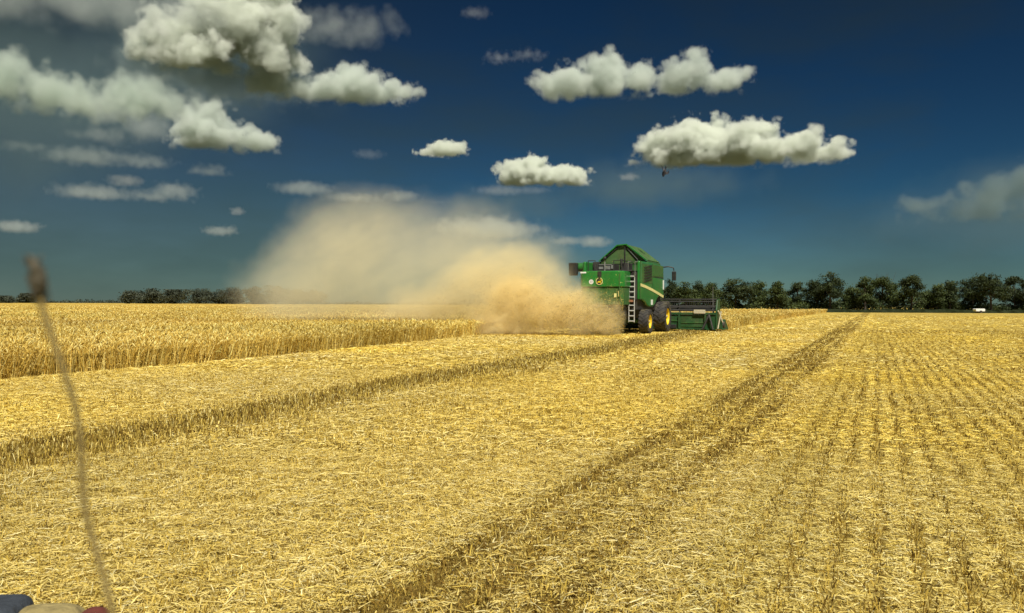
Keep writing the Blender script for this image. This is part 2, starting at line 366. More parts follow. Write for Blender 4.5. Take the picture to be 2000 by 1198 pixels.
rng = np.random.default_rng(5)
def np_mesh(name, verts, quads, tint, material, smooth=False):
    me = bpy.data.meshes.new(name)
    nv, nf = len(verts), len(quads)
    me.vertices.add(nv); me.vertices.foreach_set('co', np.ascontiguousarray(verts, np.float32).ravel())
    me.loops.add(nf*4); me.loops.foreach_set('vertex_index', np.ascontiguousarray(quads, np.int32).ravel())
    me.polygons.add(nf); me.polygons.foreach_set('loop_start', np.arange(nf, dtype=np.int32)*4)
    me.update(calc_edges=True)
    if tint is not None:
        a = me.attributes.new('tint', 'FLOAT_COLOR', 'POINT')
        c4 = np.ones((nv, 4), np.float32); c4[:, :3] = tint; a.data.foreach_set('color', c4.ravel())
    me.materials.append(material)
    me.polygons.foreach_set('use_smooth', np.full(nf, smooth))
    o = bpy.data.objects.new(name, me); COL.objects.link(o); return o
def norm(a): return a/np.maximum(np.linalg.norm(a, axis=-1, keepdims=True), 1e-9)

def ribbons(base, d0, length, width, bend, side=None, segs=2, taper=0.6):
    """curved flat blades: base (n,3), start direction (n,3), bend (n,3) added along the blade"""
    n_ = len(base)
    t = np.linspace(0, 1, segs+1)
    if side is None:
        r = rng.normal(size=(n_, 3)); side = norm(np.cross(d0, r))
    P = base[:, None, :] + d0[:, None, :]*(length[:, None, None]*t[None, :, None]) + bend[:, None, :]*(t**2)[None, :, None]
    wd = width[:, None]*(1-(1-taper)*t[None, :])*0.5
    A = P - side[:, None, :]*wd[:, :, None]; B = P + side[:, None, :]*wd[:, :, None]
    v = np.stack([A, B], 2).reshape(n_, -1, 3)                       # per blade: A0 B0 A1 B1 ...
    q = np.array([[2*i, 2*i+1, 2*i+3, 2*i+2] for i in range(segs)])
    quads = (q[None] + (np.arange(n_)*(2*(segs+1)))[:, None, None]).reshape(-1, 4)
    return v.reshape(-1, 3), quads, 2*(segs+1)

class Acc:
    def __init__(s): s.v = []; s.q = []; s.c = []; s.n = 0
    def add(s, v, q, c):
        s.v.append(v); s.q.append(q+s.n); s.c.append(c); s.n += len(v)
    def build(s, name, m, smooth=False):
        return np_mesh(name, np.concatenate(s.v), np.concatenate(s.q), np.concatenate(s.c), m, smooth)

def seg_dist(P, poly):
    """distance of points to an open polyline"""
    best = np.full(len(P), 1e9)
    for a, b in zip(poly[:-1], poly[1:]):
        a = np.array(a, float); b = np.array(b, float); ab = b-a
        t = np.clip(((P-a)@ab)/(ab@ab), 0, 1)
        best = np.minimum(best, np.linalg.norm(P-(a+t[:, None]*ab), axis=1))
    return best
def inside(P, poly):
    x, y = P[:, 0], P[:, 1]; r = np.zeros(len(P), bool); j = len(poly)-1
    for i in range(len(poly)):
        xi, yi = poly[i]; xj, yj = poly[j]
        cnd = ((yi > y) != (yj > y)) & (x < (xj-xi)*(y-yi)/(yj-yi+1e-12)+xi)
        r ^= cnd; j = i
    return r
def scatter(n_, y0, y1, spread=0.72, margin=3.5):
    """points over the wedge of ground the place shows between two distances, even per square metre"""
    y = rng.uniform(y0, y1, n_*3); y = y[rng.random(len(y)) < (spread*y+margin)/(spread*y1+margin)][:n_]
    x = rng.uniform(-1, 1, len(y))*(spread*y+margin)
    return np.stack([x, y], 1)
def vnoise(x, y, s, seed=0):
    """smooth value noise 0..1"""
    x = x/s; y = y/s; xi = np.floor(x).astype(np.int64); yi = np.floor(y).astype(np.int64); fx = x-xi; fy = y-yi
    def h(a, b):
        k = (a*374761393 + b*668265263 + seed*974711) & 0xffffffff
        k = ((k ^ (k >> 13))*1274126177) & 0xffffffff
        return ((k ^ (k >> 16)) & 0xffff)/65535.0
    fx = fx*fx*(3-2*fx); fy = fy*fy*(3-2*fy)
    return (h(xi, yi)*(1-fx)+h(xi+1, yi)*fx)*(1-fy)+(h(xi, yi+1)*(1-fx)+h(xi+1, yi+1)*fx)*fy

def masks(P):
    """how strongly a spot belongs to the wheel track (1) and to the strip of standing stubble (2)"""
    u, v = uv_of(P[:, 0], P[:, 1])
    wob = (vnoise(u, v, 7.0, 1)-0.5)*1.1
    a = v+2.0+wob*0.25
    ln = np.exp(-((a+0.42)/0.15)**2)+np.exp(-((a+0.02)/0.17)**2)+0.7*np.exp(-((a-0.42)/0.14)**2)
    br = 0.25+1.1*vnoise(u, v*6, 3.0, 3)
    t1 = np.clip(np.clip((0.95-np.abs(a))*2.2, 0, 1)*(0.22+0.85*ln)*br, 0, 1)
    b = v+8.15+0.035*u+wob*0.5
    t2 = np.clip((0.95-np.abs(b))*1.4, 0, 1)*(0.50+0.7*vnoise(u, v*3, 3.0, 4))
    t2 = np.clip(t2+0.55*np.exp(-((v+6.4+0.05*u+wob)/0.35)**2)*(u > 11)*vnoise(u, v*4, 6.0, 14)+0.4*np.exp(-((v+4.6+wob)/0.4)**2)*(u > 16)*vnoise(u, v*4, 6.0, 15), 0, 1)
    return u, v, t1, t2

STRAW = np.array([(0.79, 0.63, 0.20), (0.71, 0.54, 0.135), (0.63, 0.46, 0.09), (0.85, 0.73, 0.31), (0.53, 0.38, 0.065), (0.68, 0.53, 0.145)])
DARKS = np.array([(0.20, 0.12, 0.02), (0.30, 0.20, 0.035), (0.14, 0.085, 0.015), (0.38, 0.27, 0.06)])
def pick(n_, pal, w_=None): return pal[rng.choice(len(pal), n_, p=w_)]*rng.uniform(0.8, 1.15, (n_, 1))

def straw_litter():
    acc = Acc()
    for (n_, y0, y1, wd, ln, segs) in ((520000, 2.2, 9.0, 0.0052, (0.03, 0.13), 2), (400000, 9.0, 20.0, 0.0092, (0.045, 0.155), 2), (260000, 20.0, 48.0, 0.020, (0.08, 0.24), 1), (110000, 48, 130, 0.05, (0.14, 0.42), 1)):
        P = scatter(n_, y0, y1)
        P = P[~inside(P, UNCUT)]
        u, v, t1, t2 = masks(P)
        clump = vnoise(u, v, 0.16, 7)*0.5+vnoise(u, v, 0.4, 9)*0.3+vnoise(u, v, 1.9, 8)*0.2; stripe = 0.5*vnoise(u/14, v/0.8, 1.0, 17)+0.5*vnoise(u/22, v/2.1, 1.0, 18)
        gap = np.where(v > -0.8, 0.5+0.5*np.sin(v*2*np.pi/0.25+2.0*vnoise(u, v, 1.8, 51)), 0.0)**2.2*np.clip(vnoise(u, v, 0.8, 52)*1.9-0.1, 0, 1)
        keep = rng.random(len(P)) < np.clip((0.80+2.0*(clump-0.42)+0.25*(v < -9.2))*(0.8+0.35*stripe), 0.08, 1)*np.clip((1-0.97*t1)*(1-0.92*t2)*(1-0.97*gap*np.clip(v+1.2, 0, 1)), 0.03, 1)
        P, u, v, t1, t2, clump, stripe = P[keep], u[keep], v[keep], t1[keep], t2[keep], clump[keep], stripe[keep]
        k = len(P)
        yaw = rng.uniform(0, 2*np.pi, k)
        tilt = np.abs(rng.normal(0, 0.22, k)) + (rng.random(k) < 0.08)*rng.uniform(0.2, 0.9, k)
        d = np.stack([np.cos(yaw)*np.cos(tilt), np.sin(yaw)*np.cos(tilt), np.sin(tilt)], 1)
        L_ = rng.uniform(ln[0], ln[1], k)*rng.uniform(0.6, 1.2, k)*np.where(v > -0.8, 0.75, 1)
        base = np.stack([P[:, 0], P[:, 1], 0.006+0.075*clump*rng.random(k)], 1)
        base[:, :2] -= d[:, :2]*L_[:, None]*0.5
        bend = np.stack([rng.normal(0, 0.18, k)*L_, rng.normal(0, 0.18, k)*L_, -np.sin(tilt)*L_*rng.uniform(0.3, 0.95, k)], 1)
        up = np.stack([rng.normal(0, 0.45, k), rng.normal(0, 0.45, k), np.ones(k)], 1)
        side = norm(np.cross(d, norm(up)))
        vv, q, per = ribbons(base, d, L_, wd*rng.uniform(0.5, 1.35, k), bend, side, segs, 0.75)
        c_ = pick(k, STRAW, [.22, .22, .2, .12, .12, .12])
        warm = vnoise(u, v, 4.0, 11)[:, None]
        c_ = c_*(1+(warm-0.5)*np.array([0.18, 0.10, -0.5]))
        dull = (v > -1.0)[:, None]*np.array([0.06, 0.06, 0.14])
        c_ = c_*(1-dull)*(0.82+0.46*stripe[:, None])
        dk = (rng.random(k) < 0.045+0.4*t1+0.3*t2)[:, None]; c_ = np.where(dk, pick(k, DARKS)*1.3, c_)
        acc.add(vv, q, np.repeat(np.clip(c_, 0, 0.95), per, 0))
    o = acc.build('straw_litter', attr_mat('straw', 0.7, 0.12, 0.12))
    tag(o, 'loose pale straw and chaff lying all over the cut stubble', kind='stuff')
straw_litter()

def stubble():
    acc = Acc()
    for (n_, y0, y1, wd, dense) in ((100000, 2.2, 9.0, 0.006, 1.0), (96000, 9.0, 20.0, 0.011, 1.0), (90000, 20.0, 55.0, 0.024, 1.0)):
        P = scatter(n_, y0, y1)
        u, v = uv_of(P[:, 0], P[:, 1])
        v = np.round(v/0.25)*0.25 + rng.normal(0, 0.04, len(v)); P = np.stack(xy_of(u, v), 1)
        P = P[~inside(P, UNCUT)]
        u, v, t1, t2 = masks(P)
        keep = rng.random(len(P)) < np.clip(0.15+0.75*vnoise(u, v, 0.9, 61)+0.5*t2+0.2*t1, 0, 1); P, u, v, t1, t2 = P[keep], u[keep], v[keep], t1[keep], t2[keep]
        k = len(P); H_ = rng.uniform(0.025, 0.085, k)*(1+0.9*t2)*(1-0.25*t1)
        d = norm(np.stack([rng.normal(0, 0.35+0.35*t1, k), rng.normal(0, 0.35+0.35*t1, k), np.ones(k)], 1))
        c_ = 0.95*pick(k, STRAW, [.1, .2, .25, .05, .3, .1])*(1-0.15*t2[:, None])
        mixd = (rng.random(k) < 0.26+0.30*(v > -0.8)+0.65*np.maximum(t1, 0.75*t2))[:, None]
        c_ = np.where(mixd, pick(k, DARKS), c_)
        base = np.stack([P[:, 0], P[:, 1], np.zeros(k)-0.005], 1)
        yaw = rng.uniform(0, np.pi, k)
        for off in (0, np.pi/2):
            side = np.stack([np.cos(yaw+off), np.sin(yaw+off), np.zeros(k)], 1)
            vv, q, per = ribbons(base, d, H_, np.full(k, wd)*rng.uniform(0.7, 1.3, k), np.zeros((k, 3)), side, 1, 0.9)
            acc.add(vv, q, np.repeat(c_, per, 0))
    # clumps thick in the standing strip and in the track
    for (vc, hw, n_, hgt, pal, mixp) in ((-8.15, 0.95, 60000, (0.035, 0.10), None, 0.62), (-2.0, 0.80, 34000, (0.015, 0.05), None, 0.75)):
        u = 2.0+60*rng.random(n_)**1.8; wob = (vnoise(u, u*0+vc, 7.0, 1)-0.5)*1.1
        v = vc + (-0.035*u if vc < -5 else 0) - wob*(0.35 if vc < -5 else 0.25) + (hw*np.clip(rng.normal(0, 0.5, n_), -1.3, 1.3) if vc < -5 else rng.choice([-0.42, -0.02, 0.42], n_)+rng.normal(0, 0.11, n_))
        X, Y = xy_of(u, v); P = np.stack([X, Y], 1); ok = ~inside(P, UNCUT) & (Y > 2.5); P = P[ok]; u = u[ok]
        k = len(P); H_ = rng.uniform(hgt[0], hgt[1], k); wd = 0.005+0.00055*u
        d = norm(np.stack([rng.normal(0, 0.2, k), rng.normal(0, 0.2, k), np.ones(k)], 1))
        c_ = np.where((rng.random(k) < mixp)[:, None], pick(k, DARKS), pick(k, STRAW))
        base = np.stack([P[:, 0], P[:, 1], np.zeros(k)-0.005], 1); yaw = rng.uniform(0, np.pi, k)
        side = np.stack([np.cos(yaw), np.sin(yaw), np.zeros(k)], 1)
        vv, q, per = ribbons(base, d, H_, wd, d*0+rng.normal(0, 0.02, (k, 3)), side, 1, 0.8)
        acc.add(vv, q, np.repeat(c_, per, 0))
    o = acc.build('stubble', attr_mat('stubble_stems', 0.7, 0.12, 0.1))
    tag(o, 'short cut wheat stems standing in rows over the field', kind='stuff')
stubble()

# ------------------------------------------------------------------ standing wheat
EAR = np.array([(0.66, 0.47, 0.11), (0.56, 0.38, 0.075), (0.74, 0.56, 0.16), (0.48, 0.32, 0.06), (0.80, 0.66, 0.25)])
STEM = np.array([(0.70, 0.50, 0.11), (0.60, 0.40, 0.075), (0.80, 0.64, 0.22), (0.46, 0.29, 0.05)])
def ears(acc, top, d, ln, wd, col):
    """four sided spindles that nod over"""
    k = len(top); t = np.array([0.0, 0.3, 0.75, 1.0]); rad = np.array([0.45, 1.0, 0.75, 0.1])
    s1 = norm(np.cross(d, rng.normal(size=(k, 3)))); s2 = np.cross(d, s1)
    dr = np.stack([rng.normal(0, 0.35, k), rng.normal(0, 0.35, k), -np.abs(rng.normal(0.25, 0.3, k))], 1)*ln[:, None]
    P = top[:, None, :] + d[:, None, :]*(ln[:, None, None]*t[None, :, None]) + dr[:, None, :]*(t**2)[None, :, None]
    rings = []
    for a in range(4):
        o_ = s1*math.cos(a*math.pi/2)+s2*math.sin(a*math.pi/2)
        rings.append(P + o_[:, None, :]*(wd[:, None]*0.5*rad[None, :])[:, :, None])
    v = np.stack(rings, 2).reshape(k, -1, 3)             # ring i: 4 verts
    q = np.array([[4*i+a, 4*i+(a+1) % 4, 4*(i+1)+(a+1) % 4, 4*(i+1)+a] for i in range(3) for a in range(4)])
    quads = (q[None]+(np.arange(k)*16)[:, None, None]).reshape(-1, 4)
    acc.add(v.reshape(-1, 3), quads, np.repeat(col, 16, 0))

def wheat_plants(acc, P, scale_w, full, leaf=0.5, hmul=1.0):
    k = len(P)
    hn = vnoise(P[:, 0], P[:, 1], 3.0, 21)*0.6+vnoise(P[:, 0], P[:, 1], 0.7, 22)*0.4
    H_ = (0.46+0.26*hn+rng.normal(0, 0.06, k))*hmul
    z0 = np.zeros(k) if full else H_*0.45
    lean = np.stack([rng.normal(0.03, 0.16, k), rng.normal(0, 0.16, k), np.ones(k)], 1)
    lean[:, :2] += np.stack([vnoise(P[:, 0], P[:, 1], 1.6, 71)-0.5, vnoise(P[:, 0], P[:, 1], 1.6, 72)-0.5], 1)*0.5
    d = norm(lean); base = np.stack([P[:, 0], P[:, 1], z0-0.005], 1)
    yaw = rng.uniform(0, np.pi, k); side = np.stack([np.cos(yaw), np.sin(yaw), np.zeros(k)], 1)
    tone = (0.72+0.34*vnoise(P[:, 0], P[:, 1], 5.0, 31)+0.22*vnoise(P[:, 0], P[:, 1], 23.0, 32))[:, None]*np.array([1.0, 1.0, 1.0])
    tone[:, 0] *= 0.93+0.09*vnoise(P[:, 0], P[:, 1], 11.0, 33)
    sc = np.clip(pick(k, STEM)*tone, 0, .9)
    L_ = H_-z0; bend = np.stack([rng.normal(0, 0.05, k), rng.normal(0, 0.05, k), np.zeros(k)], 1)
    vv, q, per = ribbons(base, d, L_, 0.006*scale_w*rng.uniform(0.7, 1.2, k), bend, side, 2 if full else 1, 0.7)
    acc.add(vv, q, np.repeat(sc, per, 0))
    tip = base+d*L_[:, None]+bend
    ears(acc, tip, norm(d+rng.normal(0, 0.28, (k, 3))), rng.uniform(0.075, 0.115, k)*(0.6+0.4*np.minimum(scale_w, 2.5)), 0.015*scale_w*rng.uniform(0.8, 1.2, k), np.clip(pick(k, EAR)*tone, 0, .9))
    if leaf:
        m_ = rng.random(k) < leaf; kk = m_.sum()
        b2 = base[m_]+d[m_]*(L_[m_]*rng.uniform(0.15, 0.8, kk))[:, None]
        yaw = rng.uniform(0, 2*np.pi, kk); dd = norm(np.stack([np.cos(yaw), np.sin(yaw), rng.uniform(0.2, 1.2, kk)], 1))
        ll = rng.uniform(0.12, 0.26, kk)
        vv, q, per = ribbons(b2, dd, ll, 0.009*scale_w[m_]*rng.uniform(0.7, 1.2, kk), np.stack([np.zeros(kk), np.zeros(kk), -ll*rng.uniform(0.5, 1.3, kk)], 1), None, 2, 0.2)
        acc.add(vv, q, np.repeat(np.clip(pick(kk, STEM)*tone[m_]*1.05, 0, .9), per, 0))

def edge_jit(P, d): return d > 0.22*vnoise(P[:, 0], P[:, 1], 0.8, 41)
def standing_wheat():
    acc = Acc(); edge = EDGE_L[:-1]+[EDGE_L[-1]]; right = EDGE_R[1:]
    def band(poly, n_, depth):
        seg = [np.hypot(b[0]-a[0], b[1]-a[1]) for a, b in zip(poly[:-1], poly[1:])]; cs = np.cumsum([0]+seg)
        s = rng.uniform(0, cs[-1], n_); i = np.clip(np.searchsorted(cs, s)-1, 0, len(seg)-1)
        A = np.array(poly); f = ((s-cs[i])/np.array(seg)[i])[:, None]; B = A[i]+(A[i+1]-A[i])*f
        t = norm(A[i+1]-A[i]); nrm = np.stack([-t[:, 1], t[:, 0]], 1)
        P = B+nrm*(rng.uniform(0.0, depth, n_)+0.35*vnoise(B[:, 0], B[:, 1], 0.9, 41)-0.1)[:, None]
        return P[inside(P, UNCUT)]
    # the cut face near the camera: whole plants
    P = band(edge, 36000, 2.2); D_ = np.linalg.norm(P, axis=1)
    wheat_plants(acc, P, 0.9+D_*0.035, True, 0.6)
    P = band(right, 26000, 3.0); D_ = np.linalg.norm(P, axis=1)
    wheat_plants(acc, P, 1.0+D_*0.035, True, 0.3)
    # the crop behind it: ears and upper stems
    for (n_, y0, y1, sc, lf) in ((120000, 9, 40, 0.045, 0.35), (110000, 40, 90, 0.050, 0.2), (70000, 90, 220, 0.055, 0.0)):
        P = scatter(n_, y0, y1, 0.78); P = P[inside(P, UNCUT)]
        d_ = np.minimum(seg_dist(P, EDGE_L), seg_dist(P, EDGE_R)); P = P[d_ > 0.8]
        wheat_plants(acc, P, 0.9+np.linalg.norm(P, axis=1)*sc, False, lf)
    o = acc.build('standing_wheat', attr_mat('wheat_plants', 0.7, 0.15, 0.15))
    tag(o, 'ripe golden wheat still standing uncut behind the cut edge', kind='stuff')
    return o
standing_wheat()

def wheat_canopy():
    """the mass of leaves and stems under the ears, and the far crop"""
    m = bpy.data.materials.new('wheat_mass'); m.use_nodes = True
    n = m.node_tree.nodes; l = m.node_tree.links; p = n['Principled BSDF']; p.inputs['Roughness'].default_value = 0.9; p.inputs['Specular IOR Level'].default_value = 0.1
    tc = n.new('ShaderNodeTexCoord'); t = n.new('ShaderNodeTexNoise'); t.inputs['Scale'].default_value = 5; t.inputs['Detail'].default_value = 7; t.inputs['Roughness'].default_value = 0.75
    l.new(tc.outputs['Object'], t.inputs['Vector'])
    t3 = n.new('ShaderNodeTexNoise'); t3.inputs['Scale'].default_value = 0.08; t3.inputs['Detail'].default_value = 5; l.new(tc.outputs['Object'], t3.inputs['Vector'])
    r = n.new('ShaderNodeValToRGB'); e = r.color_ramp.elements; e[0].position = 0.3; e[0].color = (0.34, 0.23, 0.045, 1); e[1].position = 0.68; e[1].color = (0.60, 0.42, 0.10, 1)
    l.new(t.outputs[0], r.inputs[0])
    mm = n.new('ShaderNodeMixRGB'); mm.blend_type = 'MULTIPLY'; mm.inputs[0].default_value = 1
    r2 = n.new('ShaderNodeValToRGB'); r2.color_ramp.elements[0].position = 0.35; r2.color_ramp.elements[0].color = (0.82, 0.86, 0.8, 1); r2.color_ramp.elements[1].position = 0.65; r2.color_ramp.elements[1].color = (1.1, 1.05, 1, 1)
    l.new(t3.outputs[0], r2.inputs[0]); l.new(r.outputs[0], mm.inputs[1]); l.new(r2.outputs[0], mm.inputs[2]); l.new(mm.outputs[0], p.inputs['Base Color'])
    b = n.new('ShaderNodeBump'); b.inputs['Strength'].default_value = 1; b.inputs['Distance'].default_value = 0.15; l.new(t.outputs[0], b.inputs['Height']); l.new(b.outputs[0], p.inputs['Normal'])
    bm = bmesh.new()
    # outline pulled 0.45 m inside the cut edge
    pts = UNCUT; cen = []
    k = len(pts); out = []
    for i in range(k):
        a = np.array(pts[i-1]); b_ = np.array(pts[i]); c_ = np.array(pts[(i+1) % k])
        n1 = norm(np.array([-(b_-a)[1], (b_-a)[0]])); n2 = norm(np.array([-(c_-b_)[1], (c_-b_)[0]]))
        mid = norm(n1+n2); out.append(b_+mid*0.5/max(0.4, float(mid@n1)))
    top = [bm.verts.new((q[0], q[1], 0.42 if np.hypot(*q) < 200 else 0.62)) for q in out]; bot = [bm.verts.new((q[0], q[1], -0.02)) for q in out]
    bm.faces.new(top)
    for i in range(k): bm.faces.new((bot[i], bot[(i+1) % k], top[(i+1) % k], top[i]))
    bmesh.ops.triangulate(bm, faces=[f for f in bm.faces if len(f.verts) > 4])
    me = bpy.data.meshes.new('wheat_mass'); bm.to_mesh(me); bm.free(); me.materials.append(m)
    o = bpy.data.objects.new('wheat_mass', me); COL.objects.link(o)
    tag(o, 'dense mass of ripe wheat filling the uncut part of the field', kind='stuff')
wheat_canopy()
# ------------------------------------------------------------------ trees
def leaf_mat(name, dark, light):
    m = bpy.data.materials.new(name); m.use_nodes = True
    n = m.node_tree.nodes; l = m.node_tree.links; p = n['Principled BSDF']
    p.inputs['Roughness'].default_value = 0.6; p.inputs['Specular IOR Level'].default_value = 0.25
    a = n.new('ShaderNodeAttribute'); a.attribute_name = 'tint'
    mm = n.new('ShaderNodeMixRGB'); mm.inputs[1].default_value = (*dark, 1); mm.inputs[2].default_value = (*light, 1)
    sx = n.new('ShaderNodeSeparateColor'); l.new(a.outputs['Color'], sx.inputs[0]); l.new(sx.outputs[0], mm.inputs[0])
    l.new(mm.outputs[0], p.inputs['Base Color'])
    tr = n.new('ShaderNodeBsdfTranslucent'); l.new(mm.outputs[0], tr.inputs['Color'])
    ms = n.new('ShaderNodeMixShader'); ms.inputs[0].default_value = 0.2
    l.new(p.outputs[0], ms.inputs[1]); l.new(tr.outputs[0], ms.inputs[2]); l.new(ms.outputs[0], n['Material Output'].inputs['Surface'])
    return m
LEAF = [leaf_mat('oak_leaves', (0.010, 0.019, 0.009), (0.060, 0.082, 0.024)), leaf_mat('acacia_leaves', (0.016, 0.030, 0.011), (0.095, 0.125, 0.032)), leaf_mat('hazed_leaves', (0.036, 0.046, 0.034), (0.080, 0.094, 0.058))]  # last set is paler and greyer: haze of distance mixed into its colours
M_BARK = mat('bark', (0.07, 0.055, 0.04), 0.9, var=0.4, scale=2)

def tube_bm(bm, pts, rad, sides=7):
    rings = []
    for i, p in enumerate(pts):
        p = Vector(p); a = Vector(pts[max(0, i-1)]); b = Vector(pts[min(len(pts)-1, i+1)])
        d = (b-a).normalized(); up = Vector((0, 0, 1)) if abs(d.z) < 0.9 else Vector((1, 0, 0))
        s = d.cross(up).normalized(); t = s.cross(d)
        rr = rad[i] if isinstance(rad, (list, tuple)) else rad
        rings.append([bm.verts.new(p+(s*math.cos(2*math.pi*k/sides)+t*math.sin(2*math.pi*k/sides))*rr) for k in range(sides)])
    for A, B in zip(rings[:-1], rings[1:]):
        for k in range(sides): bm.faces.new((A[k], A[(k+1) % sides], B[(k+1) % sides], B[k]))
    bm.faces.new(list(reversed(rings[0]))); bm.faces.new(rings[-1])

def tree(x, y, H, W, label, shape='round', leaf=0, group='trees along the field edge', size=0.42, n_leaf=2600, seed=0, twigs=0, name='tree'):
    r = np.random.default_rng(100+seed)
    root = bpy.data.objects.new(name, None); COL.objects.link(root); root.location = (x, y, 0); root.empty_display_size = 0.5
    tag(root, label, 'tree', group)
    # limbs
    bm = bmesh.new(); th = H*(0.26 if shape not in ('column', 'bush') else 0.12)
    lean = r.normal(0, 0.04, 2)*H
    trunk = [(0, 0, -0.1), (lean[0]*0.3, lean[1]*0.3, th*0.5), (lean[0]*0.5, lean[1]*0.5, th), (lean[0]*0.8, lean[1]*0.8, H*0.62), (lean[0], lean[1], H*0.88)]
    R0 = 0.022*H+0.05
    tube_bm(bm, trunk, [R0*1.25, R0, R0*0.85, R0*0.5, R0*0.12])
    blobs = []
    nl = {'round': 9, 'flat': 10, 'column': 8, 'open': 8, 'bush': 7}[shape]
    for i in range(nl):
        f = (i+0.5)/nl; ang = i*2.399+r.uniform(-0.5, 0.5)
        if shape == 'round': z0 = th*0.8+f*H*0.30; zz = H*(0.28+0.56*f); rad = W*0.5*math.sin(math.pi*min(0.95, 0.28+0.62*f))*r.uniform(0.5, 0.85)
        elif shape == 'flat': z0 = th+f*H*0.25; zz = H*(0.36+0.46*f*r.uniform(0.7, 1.1)); rad = W*0.5*r.uniform(0.35, 0.86)
        elif shape == 'column': z0 = th+f*H*0.5; zz = H*(0.22+0.64*f); rad = W*0.5*r.uniform(0.2, 0.6)*(1-0.4*f)
        elif shape == 'bush': z0 = 0.1; zz = H*r.uniform(0.25, 0.75); rad = W*0.5*r.uniform(0.2, 0.8)
        else: z0 = th*0.7+f*H*0.35; zz = H*(0.26+0.62*f); rad = W*0.5*r.uniform(0.45, 0.95)
        e = np.array([math.cos(ang)*rad+lean[0]*0.7, math.sin(ang)*rad+lean[1]*0.7, zz])
        s = np.array([lean[0]*0.6, lean[1]*0.6, min(z0, zz*0.9)]); mid = (s+e)/2+np.array([0, 0, 0.06*H])
        tube_bm(bm, [s, mid, e], [R0*0.42, R0*0.28, R0*0.08], 5)
        br = {'round': 0.25, 'flat': 0.22, 'column': 0.34, 'open': 0.19, 'bush': 0.30}[shape]*W*r.uniform(0.75, 1.2)
        blobs.append((e, br))
        if shape in ('round', 'flat', 'bush') or r.random() < 0.5:
            blobs.append((e*np.array([0.5, 0.5, 1])+np.array([0, 0, r.uniform(-0.02, 0.06)*H]), br*0.9))
    blobs.append((np.array([lean[0], lean[1], H-0.17*W if shape != 'column' else H*0.9]), 0.2*W if shape != 'column' else 0.22*W))
    for i in range(twigs):
        a = r.uniform(0, 6.28); tip = (math.cos(a)*W*0.3*r.random(), math.sin(a)*W*0.2, H*r.uniform(1.0, 1.10))
        tube_bm(bm, [(tip[0]*0.6, tip[1]*0.6, H*0.7), tip], [0.05, 0.012], 4)
    me = bpy.data.meshes.new('trunk'); bm.to_mesh(me); bm.free(); me.materials.append(M_BARK)
    t = bpy.data.objects.new('trunk', me); COL.objects.link(t); t.parent = root
    # crown: leaf sprays gathered round the limb ends
    wts = np.array([b[1]**2 for b in blobs]); wts /= wts.sum()
    nc = max(60, n_leaf//26); ci = r.integers(0, nc, n_leaf)
    bi = r.choice(len(blobs), nc, p=wts)[ci]
    C = np.array([b[0] for b in blobs])[bi]; Rb = np.array([b[1] for b in blobs])[bi]
    d = norm(r.normal(size=(nc, 3)))[ci]; rr = (r.random(nc)**0.40)[ci]
    P = C+d*(Rb*rr)[:, None]*np.array([1, 1, 0.72])
    P += r.normal(size=(n_leaf, 3))*np.array([1.0, 1.0, 0.6])*(size*0.95)
    P[:, 2] = np.clip(P[:, 2], 0.12*H if shape != 'bush' else 0.05, H*1.02)
    nrm = norm(d+r.normal(0, 0.6, (n_leaf, 3))); s1 = norm(np.cross(nrm, r.normal(size=(n_leaf, 3)))); s2 = np.cross(nrm, s1)
    a = (size*r.uniform(0.35, 1.0, n_leaf)*0.55)[:, None]; b = a*r.uniform(0.45, 0.9, (n_leaf, 1))
    v = np.stack([P-s1*a, P-s2*b+nrm*a*0.2, P+s1*a, P+s2*b+nrm*a*0.2], 1).reshape(-1, 3)
    q = np.arange(n_leaf*4).reshape(-1, 4)
    bt = r.uniform(0, 1, len(blobs))[bi]; tint = np.clip(0.02+0.35*bt+0.40*r.random(nc)[ci]+0.25*r.random(n_leaf), 0, 1)
    cr = np_mesh('crown', v, q, np.repeat(np.repeat(tint[:, None], 3, 1), 4, 0), LEAF[leaf]); cr.parent = root
    return root

def tree_px(cx, top, wpx, D, **k):
    p = pat(cx, top, D); s = D/FPX
    return tree(p[0], D, p[2], wpx*s, **k)

